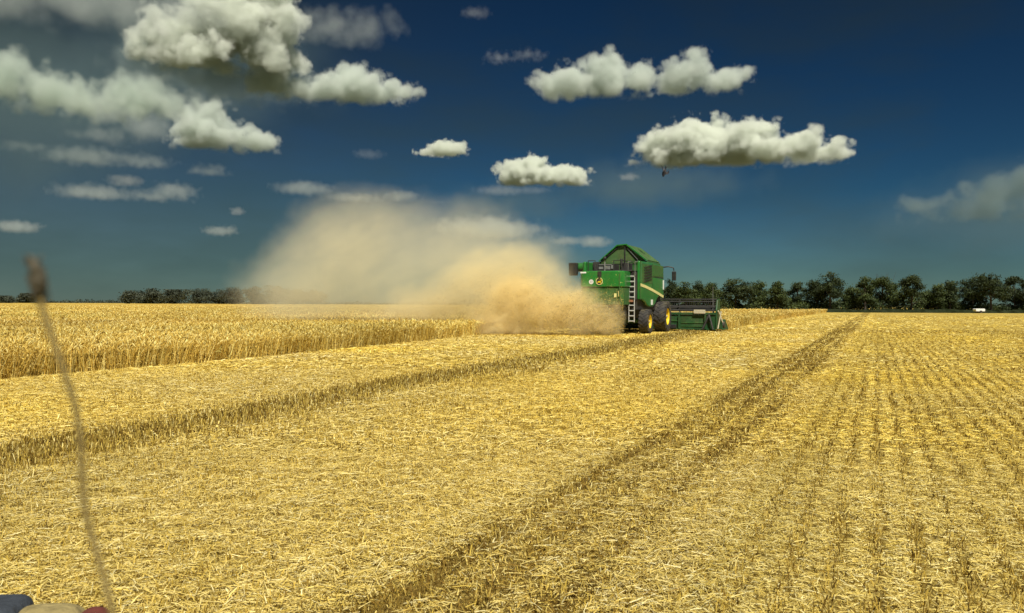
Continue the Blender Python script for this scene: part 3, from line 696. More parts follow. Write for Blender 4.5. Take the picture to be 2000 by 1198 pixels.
def trees():
    g = 'trees of the windbreak behind the field'
    rows = [ # px centre, top y, width px, distance, shape, leaf, label
     (1311, 549, 34, 196, 'round', 0, 'dark round tree just right of the harvester mirror'),
     (1340, 550, 36, 192, 'flat', 1, 'bushy tree over the left half of the cutting header'),
     (1364, 549, 30, 197, 'round', 0, 'narrow dark tree over the middle of the cutting header'),
     (1386, 553, 32, 191, 'round', 1, 'low tree over the right half of the cutting header'),
     (1436, 542, 60, 193, 'flat', 0, 'broad dark tree just right of the cutting header end'),
     (1482, 548, 34, 196, 'round', 1, 'small pointed tree next after the broad tree by the header'),
     (1518, 551, 36, 191, 'round', 1, 'lowest rounded tree between two pointed ones in the windbreak'),
     (1556, 551, 34, 197, 'open', 0, 'thin pointed tree left of the tall anvil shaped tree'),
     (1592, 545, 44, 194, 'flat', 0, 'lower left shoulder tree against the tall anvil shaped tree'),
     (1621, 533, 46, 190, 'flat', 0, 'tall anvil shaped tree with heavy dark flat crown'),
     (1664, 560, 36, 195, 'open', 1, 'small thin tree with sky showing through its crown'),
     (1690, 541, 32, 191, 'open', 1, 'slim ragged tree right of the gap with sky'),
     (1727, 541, 64, 194, 'open', 1, 'wide ragged tree with bare dead twigs on top'),
     (1779, 537, 46, 190, 'open', 0, 'tall leaning tree with a forked open top'),
     (1811, 567, 36, 195, 'round', 1, 'low green tree between the forked tree and the columns'),
     (1830, 557, 26, 191, 'column', 1, 'thin short column shaped tree beside the taller column'),
     (1857, 545, 32, 192, 'column', 0, 'tall column shaped dark tree left of the sky gap'),
     (1901, 540, 56, 193, 'flat', 0, 'left half of the great spreading pair behind the white car'),
     (1937, 532, 66, 189, 'flat', 0, 'great spreading dark tree, broadest crown of the windbreak'),
     (1985, 537, 44, 194, 'open', 0, 'ragged dark tree at the right edge of the picture'),
     (2024, 540, 50, 191, 'flat', 0, 'dark tree cut off by the right edge of the picture')]
    for i, (cx, top, wpx, D, sh, lf, lab) in enumerate(rows):
        tree_px(cx, top-(3 if i % 3 == 0 else 0), wpx*1.15, D, label=lab, shape=sh, leaf=lf, group=g, size=0.40, n_leaf=int(2000+wpx*85), seed=i, twigs=9 if 'twigs' in lab else 0)
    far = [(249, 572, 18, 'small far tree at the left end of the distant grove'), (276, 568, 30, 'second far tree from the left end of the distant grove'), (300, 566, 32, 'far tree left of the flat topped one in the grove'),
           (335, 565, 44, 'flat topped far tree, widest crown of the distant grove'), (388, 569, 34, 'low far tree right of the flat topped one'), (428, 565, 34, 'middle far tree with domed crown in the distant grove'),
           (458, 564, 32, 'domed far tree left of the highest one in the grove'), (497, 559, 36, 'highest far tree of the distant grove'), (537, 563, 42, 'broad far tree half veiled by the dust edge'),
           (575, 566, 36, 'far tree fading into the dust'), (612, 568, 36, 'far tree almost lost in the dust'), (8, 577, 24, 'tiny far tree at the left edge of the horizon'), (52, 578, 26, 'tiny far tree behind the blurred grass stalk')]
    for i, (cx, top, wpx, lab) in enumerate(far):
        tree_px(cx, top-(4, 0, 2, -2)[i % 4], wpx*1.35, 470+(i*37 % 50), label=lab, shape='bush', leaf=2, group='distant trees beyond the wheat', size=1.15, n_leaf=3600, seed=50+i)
    # undergrowth under the windbreak and a far wood on the skyline
    r = np.random.default_rng(77)
    def strip(name, x0, x1, D, dd, h0, h1, n_, size, m, label):
        k = n_; t = r.random(k); X = x0+(x1-x0)*t; hh = h0+(h1-h0)*vnoise(X, X*0, (x1-x0)/38, 5)*(0.6+0.8*vnoise(X, X*0, (x1-x0)/150, 9))
        Y = D+r.uniform(-dd, dd, k); Z = hh*r.random(k)**0.85*np.sqrt(np.clip(1-((Y-D)/dd)**2*0.7, 0, 1))
        P = np.stack([X, Y, Z], 1); nrm = norm(r.normal(size=(k, 3))+np.array([0, -0.6, 0.5])); s1 = norm(np.cross(nrm, r.normal(size=(k, 3)))); s2 = np.cross(nrm, s1)
        a = (size*r.uniform(0.3, 1, k)*0.6)[:, None]
        v = np.stack([P-s1*a, P-s2*a*0.7, P+s1*a, P+s2*a*0.7], 1).reshape(-1, 3)
        tint = np.clip(0.9*vnoise(X, Z*2, (x1-x0)/70, 4)+0.25*r.random(k)-0.1, 0, 1)
        o = np_mesh(name, v, np.arange(k*4).reshape(-1, 4), np.repeat(np.repeat(tint[:, None], 3, 1), 4, 0), m)
        tag(o, label, kind='stuff')
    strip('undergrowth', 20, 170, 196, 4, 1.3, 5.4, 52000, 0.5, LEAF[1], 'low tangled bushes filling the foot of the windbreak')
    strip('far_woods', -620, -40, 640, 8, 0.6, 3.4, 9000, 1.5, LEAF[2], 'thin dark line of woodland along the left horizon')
trees()

# dark ditch bank at the foot of the windbreak
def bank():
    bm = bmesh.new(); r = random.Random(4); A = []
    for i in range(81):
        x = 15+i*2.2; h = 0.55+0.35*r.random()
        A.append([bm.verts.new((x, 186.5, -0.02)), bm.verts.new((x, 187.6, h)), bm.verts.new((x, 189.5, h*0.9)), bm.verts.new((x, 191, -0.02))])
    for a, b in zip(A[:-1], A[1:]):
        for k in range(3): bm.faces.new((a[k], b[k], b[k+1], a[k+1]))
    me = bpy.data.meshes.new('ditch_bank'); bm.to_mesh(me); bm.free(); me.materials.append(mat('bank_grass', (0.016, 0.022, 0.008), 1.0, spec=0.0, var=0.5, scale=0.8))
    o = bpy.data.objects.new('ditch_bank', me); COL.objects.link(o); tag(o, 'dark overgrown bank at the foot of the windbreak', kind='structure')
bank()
# ------------------------------------------------------------------ mesh helpers
class MB:
    def __init__(s): s.bm = bmesh.new()
    def box(s, x0, x1, y0, y1, z0, z1, rot=None, about=None):
        c = Vector(((x0+x1)/2, (y0+y1)/2, (z0+z1)/2)); v = []
        for dx in (x0, x1):
            for dy in (y0, y1):
                for dz in (z0, z1):
                    p = Vector((dx, dy, dz))
                    if rot is not None:
                        a = Vector(about) if about else c
                        p = rot @ (p-a)+a
                    v.append(s.bm.verts.new(p))
        for f in ((0, 1, 3, 2), (4, 6, 7, 5), (0, 4, 5, 1), (2, 3, 7, 6), (0, 2, 6, 4), (1, 5, 7, 3)):
            s.bm.faces.new([v[i] for i in f])
        return s
    def prism(s, prof, axis, a, b):
        """profile extruded along axis x, y or z from a to b"""
        def P(p, h):
            return {'x': (h, p[0], p[1]), 'y': (p[0], h, p[1]), 'z': (p[0], p[1], h)}[axis]
        A = [s.bm.verts.new(P(p, a)) for p in prof]; B = [s.bm.verts.new(P(p, b)) for p in prof]
        n = len(prof)
        s.bm.faces.new(A); s.bm.faces.new(list(reversed(B)))
        for i in range(n): s.bm.faces.new((A[i], B[i], B[(i+1) % n], A[(i+1) % n]))
        return s
    def tube(s, pts, rad, sides=10):
        tube_bm(s.bm, pts, rad, sides); return s
    def lathe(s, prof, axis_pt, axis='x', seg=40):
        """profile (along, radius) turned round an axis through axis_pt"""
        rings = []
        for k in range(seg):
            a = 2*math.pi*k/seg; c_, s_ = math.cos(a), math.sin(a); ring = []
            for (h, r) in prof:
                if axis == 'x': p = (axis_pt[0]+h, axis_pt[1]+r*c_, axis_pt[2]+r*s_)
                elif axis == 'y': p = (axis_pt[0]+r*c_, axis_pt[1]+h, axis_pt[2]+r*s_)
                else: p = (axis_pt[0]+r*c_, axis_pt[1]+r*s_, axis_pt[2]+h)
                ring.append(s.bm.verts.new(p))
            rings.append(ring)
        for k in range(seg):
            A, B = rings[k], rings[(k+1) % seg]
            for i in range(len(prof)-1): s.bm.faces.new((A[i], A[i+1], B[i+1], B[i]))
        return s
    def build(s, name, m, parent=None, bevel=0.0, smooth=False, label=None):
        bmesh.ops.remove_doubles(s.bm, verts=s.bm.verts, dist=1e-5)
        bmesh.ops.recalc_face_normals(s.bm, faces=s.bm.faces)
        me = bpy.data.meshes.new(name); s.bm.to_mesh(me); s.bm.free(); me.materials.append(m)
        o = bpy.data.objects.new(name, me); COL.objects.link(o)
        if parent: o.parent = parent
        if bevel:
            b = o.modifiers.new('bevel', 'BEVEL'); b.width = bevel; b.segments = 2; b.limit_method = 'ANGLE'; b.angle_limit = R(40)
        if smooth:
            me.polygons.foreach_set('use_smooth', np.ones(len(me.polygons), bool))
        if label: o['label'] = label
        return o

GREEN = mat('green_paint', (0.016, 0.185, 0.024), 0.32, spec=0.5, var=0.22, scale=1.6, coat=0.3)
GREEN_D = mat('green_dusty_paint', (0.030, 0.120, 0.022), 0.5, var=0.35, scale=2.5)
HEADG = mat('header_green', (0.009, 0.066, 0.013), 0.5, var=0.4, scale=2.5)
GREEN_TANK = mat('tank_cover_green', (0.055, 0.125, 0.032), 0.5, var=0.3, scale=2)
YELLOW = mat('yellow_paint', (0.80, 0.56, 0.015), 0.38, var=0.2, scale=4)
CREAM = mat('pale_yellow_stripe', (0.78, 0.72, 0.30), 0.4, var=0.1)
BLACK = mat('black_plastic', (0.012, 0.012, 0.012), 0.55, var=0.3)
IRON = mat('dark_machinery', (0.030, 0.028, 0.024), 0.6, var=0.5, scale=4)
RUBBER = mat('tyre_rubber', (0.028, 0.025, 0.022), 0.8, var=0.45, scale=6, bump=0.2)
ALU = mat('ladder_metal', (0.58, 0.58, 0.54), 0.42, metal=0.25, var=0.15)
GREY = mat('grey_metal', (0.26, 0.26, 0.25), 0.5, metal=0.4, var=0.3)
WHITE = mat('white_enamel', (0.80, 0.80, 0.76), 0.35, var=0.08)
BEIGE = mat('beige_enamel', (0.52, 0.47, 0.33), 0.5, var=0.2)
GLASS = mat('cab_glass', (0.015, 0.022, 0.024), 0.06, spec=0.8)
RED = mat('red_lens', (0.45, 0.03, 0.02), 0.25)
ORANGE = mat('orange_lens', (0.75, 0.25, 0.02), 0.25)

def dusty(m, amount=0.45):
    n = m.node_tree.nodes; l = m.node_tree.links; p = n['Principled BSDF']; src = p.inputs['Base Color'].links[0].from_socket
    tc = n.new('ShaderNodeTexCoord'); t = n.new('ShaderNodeTexNoise'); t.inputs['Scale'].default_value = 1.1; t.inputs['Detail'].default_value = 9; t.inputs['Roughness'].default_value = 0.72
    l.new(tc.outputs['Object'], t.inputs['Vector']); r = n.new('ShaderNodeMapRange'); r.inputs['From Min'].default_value = 0.48; r.inputs['From Max'].default_value = 0.80; r.inputs['To Max'].default_value = amount
    l.new(t.outputs[0], r.inputs[0]); mx = n.new('ShaderNodeMixRGB'); mx.inputs[2].default_value = (0.24, 0.20, 0.09, 1)
    l.new(r.outputs[0], mx.inputs[0]); l.new(src, mx.inputs[1]); l.new(mx.outputs[0], p.inputs['Base Color'])
for m_ in (GREEN, GREEN_D, GREEN_TANK, HEADG, BLACK, RUBBER): dusty(m_, 0.34 if m_ is not RUBBER else 0.7)
def disc(mb, x, z, y, r, seg=28, thick=0.012):
    mb.prism([(x+r*math.cos(2*math.pi*k/seg), z+r*math.sin(2*math.pi*k/seg)) for k in range(seg)], 'y', y, y-thick)
def ringdisc(mb, x, z, y, r0, r1, thick=0.01, seg=28):
    for k in range(seg):
        a, b = 2*math.pi*k/seg, 2*math.pi*(k+1)/seg
        mb.prism([(x+r0*math.cos(a), z+r0*math.sin(a)), (x+r1*math.cos(a), z+r1*math.sin(a)), (x+r1*math.cos(b), z+r1*math.sin(b)), (x+r0*math.cos(b), z+r0*math.sin(b))], 'y', y, y-thick)

def harvester():
    T = bpy.data.objects.new('combine_harvester', None); COL.objects.link(T)
    T.location = (4.73, 43.5, 0); T.rotation_euler = (0, 0, -R(23.3))
    tag(T, 'green combine harvester with yellow wheel rims cutting wheat and blowing out chaff', 'combine harvester')
    # rear hood
    hood = MB().prism([(-1.2, 1.7), (-1.2, 0.14), (-1.06, 0), (1.0, 0), (1.2, 0.28), (1.2, 1.7)], 'z', 2.56, 3.42).build('rear_hood', GREEN, T, 0.05)
    MB().prism([(-1.18, 1.6), (-1.18, 0.2), (-1.04, 0.06), (0.98, 0.06), (1.16, 0.32), (1.16, 1.6)], 'z', 1.62, 2.545).build('lower_panel', GREEN_D, hood, 0.03)
    MB().box(0.985, 1.02, -0.02, 0.02, 1.75, 3.3).build('corner_trim', GREEN_D, hood)
    e = MB(); disc(e, -0.10, 2.87, -0.002, 0.19); emb = e.build('emblem', BLACK, hood)
    e = MB(); ringdisc(e, -0.10, 2.87, -0.014, 0.165, 0.192); e.build('emblem_ring', CREAM, emb)
    e = MB()      # leaping stag in pale yellow
    for prof in ([(-.21, 2.83), (-.16, 2.87), (-.08, 2.88), (-.02, 2.86), (0.0, 2.82), (-.06, 2.80), (-.15, 2.80)], [(-.03, 2.87), (-.015, 2.84), (.04, 2.92), (.02, 2.945), (-.01, 2.93)],
                 [(.0, 2.94), (.01, 2.93), (-.02, 3.0), (-.045, 3.0)], [(-.20, 2.81), (-.17, 2.82), (-.21, 2.75), (-.24, 2.74)], [(-.02, 2.83), (.0, 2.80), (.04, 2.76), (.06, 2.77)], [(-.05, 2.82), (-.03, 2.80), (-.01, 2.74), (-.03, 2.74)]):
        e.prism(prof, 'y', -0.015, -0.022)
    e.build('emblem_stag', YELLOW, emb)
    e = MB(); disc(e, -0.55, 2.84, -0.002, 0.125); st = e.build('speed_sticker', WHITE, hood)
    e = MB(); ringdisc(e, -0.55, 2.84, -0.015, 0.05, 0.065, 0.006); e.build('sticker_ring', IRON, st)
    for x, z, w_, h_ in ((0.70, 2.12, 0.13, 0.21), (0.92, 2.20, 0.07, 0.30)):
        MB().box(x, x+w_, 0.015, 0.055, z-h_/2, z+h_/2).build('tail_lamp', CREAM, hood, 0.01)
    MB().box(0.96, 1.0, 0.02, 0.05, 1.75, 1.95).build('reflector', WHITE, hood)
    MB().box(-0.20, 0.02, -0.03, -0.003, 3.12, 3.40).box(-0.14, -0.04, -0.05, -0.031, 3.02, 3.3).build('hood_latch', BLACK, hood, 0.01)
    MB().box(-1.16, -0.84, -0.012, -0.002, 3.30, 3.38).build('painted_hood_highlight', WHITE, hood)  # white strip stands in for a highlight on the hood's upper edge
    # beacon
    b = MB().tube([(-0.02, 0.7, 3.3), (-0.02, 0.7, 4.02)], 0.035).build('beacon_post', GREY, T)
    MB().lathe([(0, 0.001), (0, 0.09), (0.14, 0.085), (0.2, 0.05), (0.2, 0.001)], (-0.02, 0.7, 4.02), 'z', 16).build('beacon', BLACK, b, smooth=True)
    # straw spreader under the hood
    m = MB().box(-1.0, 1.0, -0.25, 1.4, 1.0, 1.6)
    for x in (-0.5, 0.5): m.lathe([(0, 0.001), (0, 0.48), (0.14, 0.44), (0.14, 0.001)], (x, -0.1, 0.86), 'z', 20)
    m.build('straw_spreader', IRON, T, 0.03)
    # dark body between hood and panels
    MB().box(-1.45, 1.45, 1.75, 7.4, 1.35, 3.3).box(-1.05, 1.05, 1.3, 1.76, 1.5, 3.35).box(0.98, 1.5, 1.5, 1.8, 1.9, 3.4).build('body', IRON, T, 0.02)
    MB().box(-0.75, 0.75, 2.0, 9.0, 0.85, 1.36).build('chassis', IRON, T, 0.02)
    MB().box(0.55, 1.35, 1.3, 1.7, 1.78, 1.9).build('step_plate', mat('rusty_step', (0.30, 0.13, 0.06), 0.7, var=0.4), T)
    # engine deck
    d = MB().box(-1.25, 1.3, 1.3, 4.2, 3.43, 3.5).box(-1.0, 0.2, 1.6, 2.8, 3.5, 3.86).box(0.45, 0.85, 2.0, 3.2, 3.5, 3.95).box(-0.95, -0.65, 1.5, 1.9, 3.5, 3.98)
    d.tube([(0.6, 1.8, 3.5), (0.6, 1.8, 4.15)], 0.07)
    deck = d.build('engine_deck', IRON, T, 0.02)
    g = MB()
    for x0, x1, z0, z1 in ((-0.62, -0.38, 3.58, 3.72), (-0.28, 0.02, 3.56, 3.76), (0.08, 0.18, 3.6, 3.8), (-0.62, 0.1, 3.80, 3.84)): g.box(x0, x1, 1.56, 1.599, z0, z1)
    g.build('engine_cover', GREY, deck)
    rl = MB()
    for x in (-1.15, -0.75, 0.3, 0.75): rl.tube([(x, 1.3, 3.45), (x, 1.3, 4.05)], 0.022, 8)
    rl.tube([(-1.15, 1.3, 4.04), (-0.75, 1.3, 4.04)], 0.022, 8).tube([(0.3, 1.3, 4.04), (0.75, 1.3, 4.04)], 0.022, 8).tube([(0.75, 1.3, 4.04), (0.75, 3.6, 4.04)], 0.022, 8)
    rl.build('deck_railing', IRON, deck)
    # side panels
    prof = [(1.85, 4.02), (1.80, 2.9), (1.86, 1.92), (2.55, 1.90), (3.1, 1.78), (3.55, 1.60), (4.0, 1.52), (4.9, 1.52), (5.4, 1.66), (5.9, 1.98), (6.4, 2.14), (7.55, 2.16), (7.6, 3.2), (7.45, 3.98), (4.8, 4.04)]
    for s in (1, -1):
        p = MB().prism(prof, 'x', s*1.46, s*1.62).build('side_panel', GREEN, T, 0.05)
        top = [(2.0, 2.80), (3.0, 2.73), (4.5, 2.58), (6.0, 2.40), (7.5, 2.20)]
        MB().prism(top+[(y, z-0.16) for y, z in reversed(top)], 'x', s*1.622, s*1.634).build('stripe', CREAM, p)
        up = MB().box(s*1.618, s*1.64, 4.85, 7.4, 3.28, 3.96).build('upper_door', GREEN_D, p, 0.015)
        MB().box(s*1.6215, s*1.63, 4.68, 4.72, 2.6, 3.98).box(s*1.6215, s*1.63, 4.72, 7.45, 3.225, 3.255).build('panel_gap', BLACK, p)
        gp = MB().box(s*1.622, s*1.632, 2.35, 4.7, 2.86, 3.90).build('grille_panel', GREEN_D, p)
        lv = MB()
        for k in range(6):
            z = 3.00+k*0.152; lv.prism([(2.75, z-0.02), (4.45, z+0.10), (4.45, z+0.02+0.10-0.035+0.03), (2.75, z+0.055)] if False else [(2.75, z-0.10), (4.45, z+0.07), (4.45, z+0.135), (2.75, z-0.035)], 'x', s*1.634, s*1.66)
        lv.build('louvre', BLACK, gp)
        MB().box(s*1.622, s*1.66, 7.36, 7.52, 2.55, 3.12).build('marker_lamp', WHITE, p, 0.01)
        MB().box(s*1.622, s*1.66, 4.4, 4.7, 1.62, 1.92).build('side_reflector', WHITE, p, 0.01)
        MB().prism([(1.84, 1.93), (1.80, 2.9), (1.86, 4.0), (1.98, 4.0), (1.93, 2.9), (1.98, 1.93)], 'x', s*1.622, s*1.633).build('panel_edge', GREEN_D, p)
    # grain tank cover
    gz = [(-1.36, 4.20), (-0.30, 5.06), (0.24, 5.10), (1.40, 4.20)]
    roof = MB()
    th = 0.06
    outer = gz; inner = [(-1.30, 4.16), (-0.28, 4.99), (0.22, 5.03), (1.34, 4.16)]
    roof.prism(outer+list(reversed(inner)), 'y', 4.19, 7.4)
    tank = roof.build('tank_cover', GREEN_TANK, T, 0.01)
    MB().prism([(-1.30, 4.0), (-1.30, 4.155), (-0.28, 4.985), (0.22, 5.025), (1.34, 4.155), (1.34, 4.0)], 'y', 4.17, 4.22).build('gable_panel', GREEN_TANK, tank)
    MB().prism([(-1.44, 4.15), (-0.32, 5.09), (0.25, 5.135), (1.48, 4.15), (1.40, 4.15), (0.23, 5.07), (-0.30, 5.03), (-1.36, 4.15)], 'y', 4.04, 4.17).build('gable_trim', GREEN, tank)
    MB().box(0.12, 0.17, 4.11, 4.165, 3.6, 4.98).tube([(-1.2, 4.13, 4.2), (-0.28, 4.13, 4.93)], 0.03, 6).tube([(0.9, 4.13, 4.2), (0.2, 4.13, 4.95)], 0.03, 6).build('gable_post', IRON, tank)
    MB().box(-1.46, 1.46, 4.2, 7.4, 3.3, 4.14).build('grain_tank', GREEN_D, T, 0.03)
    # unloading auger
    au = MB().tube([(-1.9, 1.1, 3.68), (-1.9, 7.4, 3.98)], 0.25, 22).build('unloading_auger', GREEN, T, smooth=False)
    MB().prism([(0.80, 3.92), (0.86, 3.22), (1.10, 3.22), (1.2, 3.45), (1.2, 3.92)], 'x', -2.13, -1.67).build('spout', BLACK, au, 0.04)
    MB().box(-2.0, -1.5, 2.6, 2.75, 3.3, 3.42).build('auger_cradle', IRON, T)
    # ladder
    ld = MB()
    for x in (1.12, 1.42):
        ld.box(x, x+0.045, 1.38, 1.42, 1.95, 3.35); ld.box(x, x+0.045, 1.36, 1.40, 0.68, 1.92)
    for z in (2.05, 2.33, 2.61, 2.89, 3.17): ld.box(1.1645, 1.4205, 1.36, 1.44, z-0.03, z+0.03)
    for z in (0.75, 1.03, 1.31, 1.60): ld.box(1.1645, 1.4205, 1.34, 1.42, z-0.03, z+0.03)
    lad = ld.build('ladder', ALU, T, 0.006)
    MB().tube([(1.10, 1.36, 3.2), (1.10, 1.3, 3.95), (1.10, 1.9, 4.0)], 0.02, 8).tube([(1.48, 1.36, 3.2), (1.48, 1.3, 3.95), (1.48, 1.9, 4.0)], 0.02, 8).build('handrail', GREY, lad)
    # wheels
    def wheel(x, y, r, w_, s, rim_r):
        t = MB(); hw = w_/2
        t.lathe([(-hw*0.82, rim_r), (-hw, rim_r*1.12), (-hw, r*0.86), (-hw*0.86, r*0.95), (-hw*0.4, r*0.965), (hw*0.4, r*0.965), (hw*0.86, r*0.95), (hw, r*0.86), (hw, rim_r*1.12), (hw*0.82, rim_r)], (x, y, r), 'x', 48)
        nl = 20
        for k in range(nl):
            for side in (1, -1):
                a0 = 2*math.pi*(k+(0.5 if side > 0 else 0))/nl
                v = []
                for (h, da, rr) in ((0.02, 0, 0.955), (0.98, -0.26, 0.93)):
                    for dw in (-0.055, 0.055):
                        for rad in (rr-0.03, 1.0 if h < 0.5 else 0.975):
                            a = a0+da+dw
                            v.append(t.bm.verts.new((x+side*hw*h, y+r*rad*math.cos(a), r+r*rad*math.sin(a))))
                for f in ((0, 1, 3, 2), (4, 6, 7, 5), (0, 4, 5, 1), (2, 3, 7, 6), (1, 5, 7, 3), (0, 2, 6, 4)): t.bm.faces.new([v[i] for i in f])
        ty = t.build('wheel', RUBBER, T)
        rm = MB().lathe([(s*hw*0.84, rim_r*1.02), (s*hw*0.90, rim_r*0.99), (s*hw*0.80, rim_r*0.93), (s*hw*0.45, rim_r*0.86), (s*hw*0.30, rim_r*0.55), (s*hw*0.42, rim_r*0.30), (s*hw*0.70, rim_r*0.27), (s*hw*0.74, rim_r*0.2), (s*hw*0.74, 0.001)], (x, y, r), 'x', 40)
        rim = rm.build('rim', YELLOW, ty, smooth=True)
        MB().lathe([(s*hw*0.72, 0.001), (s*hw*0.72, rim_r*0.16), (s*hw*0.84, rim_r*0.13), (s*hw*0.84, 0.001)], (x, y, r), 'x', 16).build('hub_cap', GREY, rim)
    for s in (1, -1):
        wheel(s*1.66, 3.05, 0.70, 0.55, s, 0.38)
        wheel(s*1.70, 6.9, 0.93, 0.74, s, 0.50)
    MB().box(-1.4, 1.4, 2.95, 3.15, 0.6, 0.8).build('axle', GREEN_D, T); MB().box(-1.35, 1.35, 6.75, 7.05, 0.78, 1.1).build('axle', GREEN_D, T)
    # cab
    cab = MB().box(-0.95, 0.95, 7.4, 9.0, 2.0, 3.75).build('cab', GLASS, T, 0.06)
    MB().box(-1.1, 1.1, 7.4, 9.2, 3.752, 3.98).build('cab_roof', GREEN, cab, 0.06)
    for s in (1, -1):
        mm = MB().tube([(s*1.05, 7.55, 3.86), (s*1.9, 7.62, 3.95), (s*2.18, 7.7, 3.88), (s*2.22, 7.7, 3.7)], 0.035, 8).build('mirror_arm', BLACK, cab)
        MB().box(s*2.22-0.13, s*2.22+0.13, 7.66, 7.76, 3.10, 3.66).build('mirror', BLACK, mm, 0.04)
    # feeder house and header
    MB().prism([(7.2, 1.1), (7.2, 1.9), (9.0, 1.25), (9.0, 0.35)], 'x', -0.7, 0.7).build('feeder_house', GREEN_D, T, 0.02)
    HW = 4.55
    hd = MB().box(-HW, HW, 8.72, 8.80, 0.16, 1.02).prism([(8.8, 0.16), (8.8, 0.22), (10.5, 0.16), (10.6, 0.10)], 'x', -HW, HW).box(-HW, HW, 8.66, 8.86, 1.03, 1.17).build('header', HEADG, T, 0.015)
    rb = MB()
    for x in (-3.2, -1.5, 0.75, 1.55, 2.35, 3.95): rb.box(x-0.05, x+0.05, 8.60, 8.718, 0.16, 1.025)
    rb.box(-HW, HW, 8.66, 8.718, 0.12, 0.20); rb.build('header_rib', HEADG, hd)
    MB().box(0.85, 1.5, 8.68, 8.717, 0.62, 0.70).box(1.65, 2.3, 8.68, 8.717, 0.62, 0.70).box(2.45, 3.9, 8.69, 8.717, 0.52, 0.56).box(2.45, 3.9, 8.69, 8.717, 0.30, 0.34).build('seam_bar', GREEN_D, hd)
    MB().box(0.9, 2.2, 8.45, 8.6, 0.18, 0.42).build('drive_box', BLACK, hd, 0.02)
    MB().tube([(-HW, 8.78, 1.30), (HW, 8.78, 1.30)], 0.05, 8).tube([(-HW, 8.9, 1.5), (HW, 8.9, 1.5)], 0.035, 8).build('header_top_pipe', IRON, hd)
    MB().tube([(-HW+.1, 9.2, 0.55), (HW-.1, 9.2, 0.55)], 0.28, 16).build('intake_auger', GREEN_D, hd)
    reel = MB().tube([(-HW+.15, 9.9, 1.42), (HW-.15, 9.9, 1.42)], 0.09, 10)
    for x in (-4.2, -2.1, 0, 2.1, 4.2):
        for k in range(6):
            a = math.pi*k/3+0.25; reel.tube([(x, 9.9, 1.42), (x, 9.9+0.56*math.cos(a), 1.42+0.56*math.sin(a))], 0.03, 6)
    reel = reel.build('reel', BLACK, hd)
    for k in range(6):
        a = math.pi*k/3+0.25; y, z = 9.9+0.58*math.cos(a), 1.42+0.58*math.sin(a)
        bt = MB().tube([(-HW+.15, y, z), (HW-.15, y, z)], 0.038, 8)
        for i in range(75):
            x = -HW+0.2+i*(2*HW-0.4)/74; bt.tube([(x, y, z), (x, y-0.05, z-0.28)], 0.010, 4)
        bt.build('reel_bat', BEIGE if k == 3 else IRON, reel)
    for s in (1, -1):
        ep = MB().prism([(8.66, 0.14), (8.66, 1.35), (9.0, 1.95), (9.7, 2.02), (9.9, 1.3), (10.9, 0.35), (11.1, 0.12)], 'x', s*HW, s*(HW+0.09)).build('end_plate', HEADG, hd, 0.02)
        MB().prism([(10.2, 0.1), (10.3, 0.75), (11.6, 0.16), (11.6, 0.08)], 'x', s*(HW+0.1), s*(HW+0.34)).build('crop_divider', HEADG, ep, 0.02)
        MB().tube([(s*(HW+0.14), 8.7, 0.2), (s*(HW+0.3), 8.9, 1.25)], 0.04, 8).tube([(s*(HW+0.14), 8.8, 1.28), (s*(HW+0.42), 9.2, 0.35)], 0.05, 8).build('divider_strut', BEIGE, ep)
        MB().lathe([(-0.06, 0.001), (-0.06, 0.20), (0.06, 0.20), (0.06, 0.001)], (s*(HW+0.42), 9.2, 0.42), 'x', 20).build('gauge_wheel', RUBBER, ep)
        MB().tube([(s*HW-s*0.35, 8.62, 1.1), (s*HW-s*0.75, 8.5, 0.15)], 0.06, 8).tube([(s*HW-s*0.4, 8.62, 1.1), (s*HW-s*0.12, 8.5, 0.15)], 0.06, 8).build('support_leg', IRON, hd)
    MB().box(3.25, 3.95, 8.56, 8.655, 1.10, 1.34).build('header_lamp', BEIGE, hd, 0.02)
    MB().tube([(4.35, 8.9, 1.0), (4.35, 8.9, 2.75)], 0.012, 6).build('width_marker', GREY, hd)
    return T
harvester()
# ------------------------------------------------------------------ dust
M_DUST = volume_material('pale_dust', (0.945, 0.895, 0.66), 0.50, -0.1)
M_CHAFF = volume_material('golden_chaff_dust', (0.965, 0.835, 0.48), 3.2, -0.1)
def dust(name, puffs, mat_, label, lo, hi, vox, noise, soft, wisp, base_z, base_soft, wa=0.6, drift=R(28)):
    g = volume_group(name+'_grid', puffs, lo, hi, [(hi[i]-lo[i])/vox for i in range(3)], mat_, base_z=base_z, base_soft=base_soft, noise=noise, soft=soft, seed=3.3, wisp=wisp, wisp_amt=wa, drift=drift)
    o = bpy.data.objects.new(name, bpy.data.volumes.new(name)); COL.objects.link(o)
    md = o.modifiers.new('volume', 'NODES'); md.node_group = g
    tag(o, label, kind='stuff'); return o
def P(px, py, Y, rx, ry, rz):
    q = pat(px, py, Y); s = Y/FPX
    return (q[0], Y, q[2], rx*s, ry, rz*s)
M_DRIFT = volume_material('tan_dust', (0.962, 0.868, 0.57), 1.05, -0.1)
dust('dust_plume', [P(700, 495, 50, 160, 5, 110), P(640, 550, 49, 130, 5, 100), P(760, 560, 48, 160, 4.5, 110), P(890, 535, 47, 150, 4.2, 100), P(730, 435, 51, 120, 3.5, 70), P(990, 535, 46, 110, 3.4, 85), P(870, 465, 50, 150, 3.8, 70), P(575, 575, 49, 120, 5, 85), P(960, 495, 48, 120, 3.5, 75), P(1055, 525, 46, 80, 3, 60)],
     M_DUST, 'pale dust plume drifting left from the harvester', (-24, 40, 0.0), (5.8, 58, 11.5), 0.16, ((5.0, 3.0, 'n'), (1.6, 1.6, 'n'), (0.6, 0.6, 'n')), 5.2, 1.5, 0.2, 0.8, 0.6)
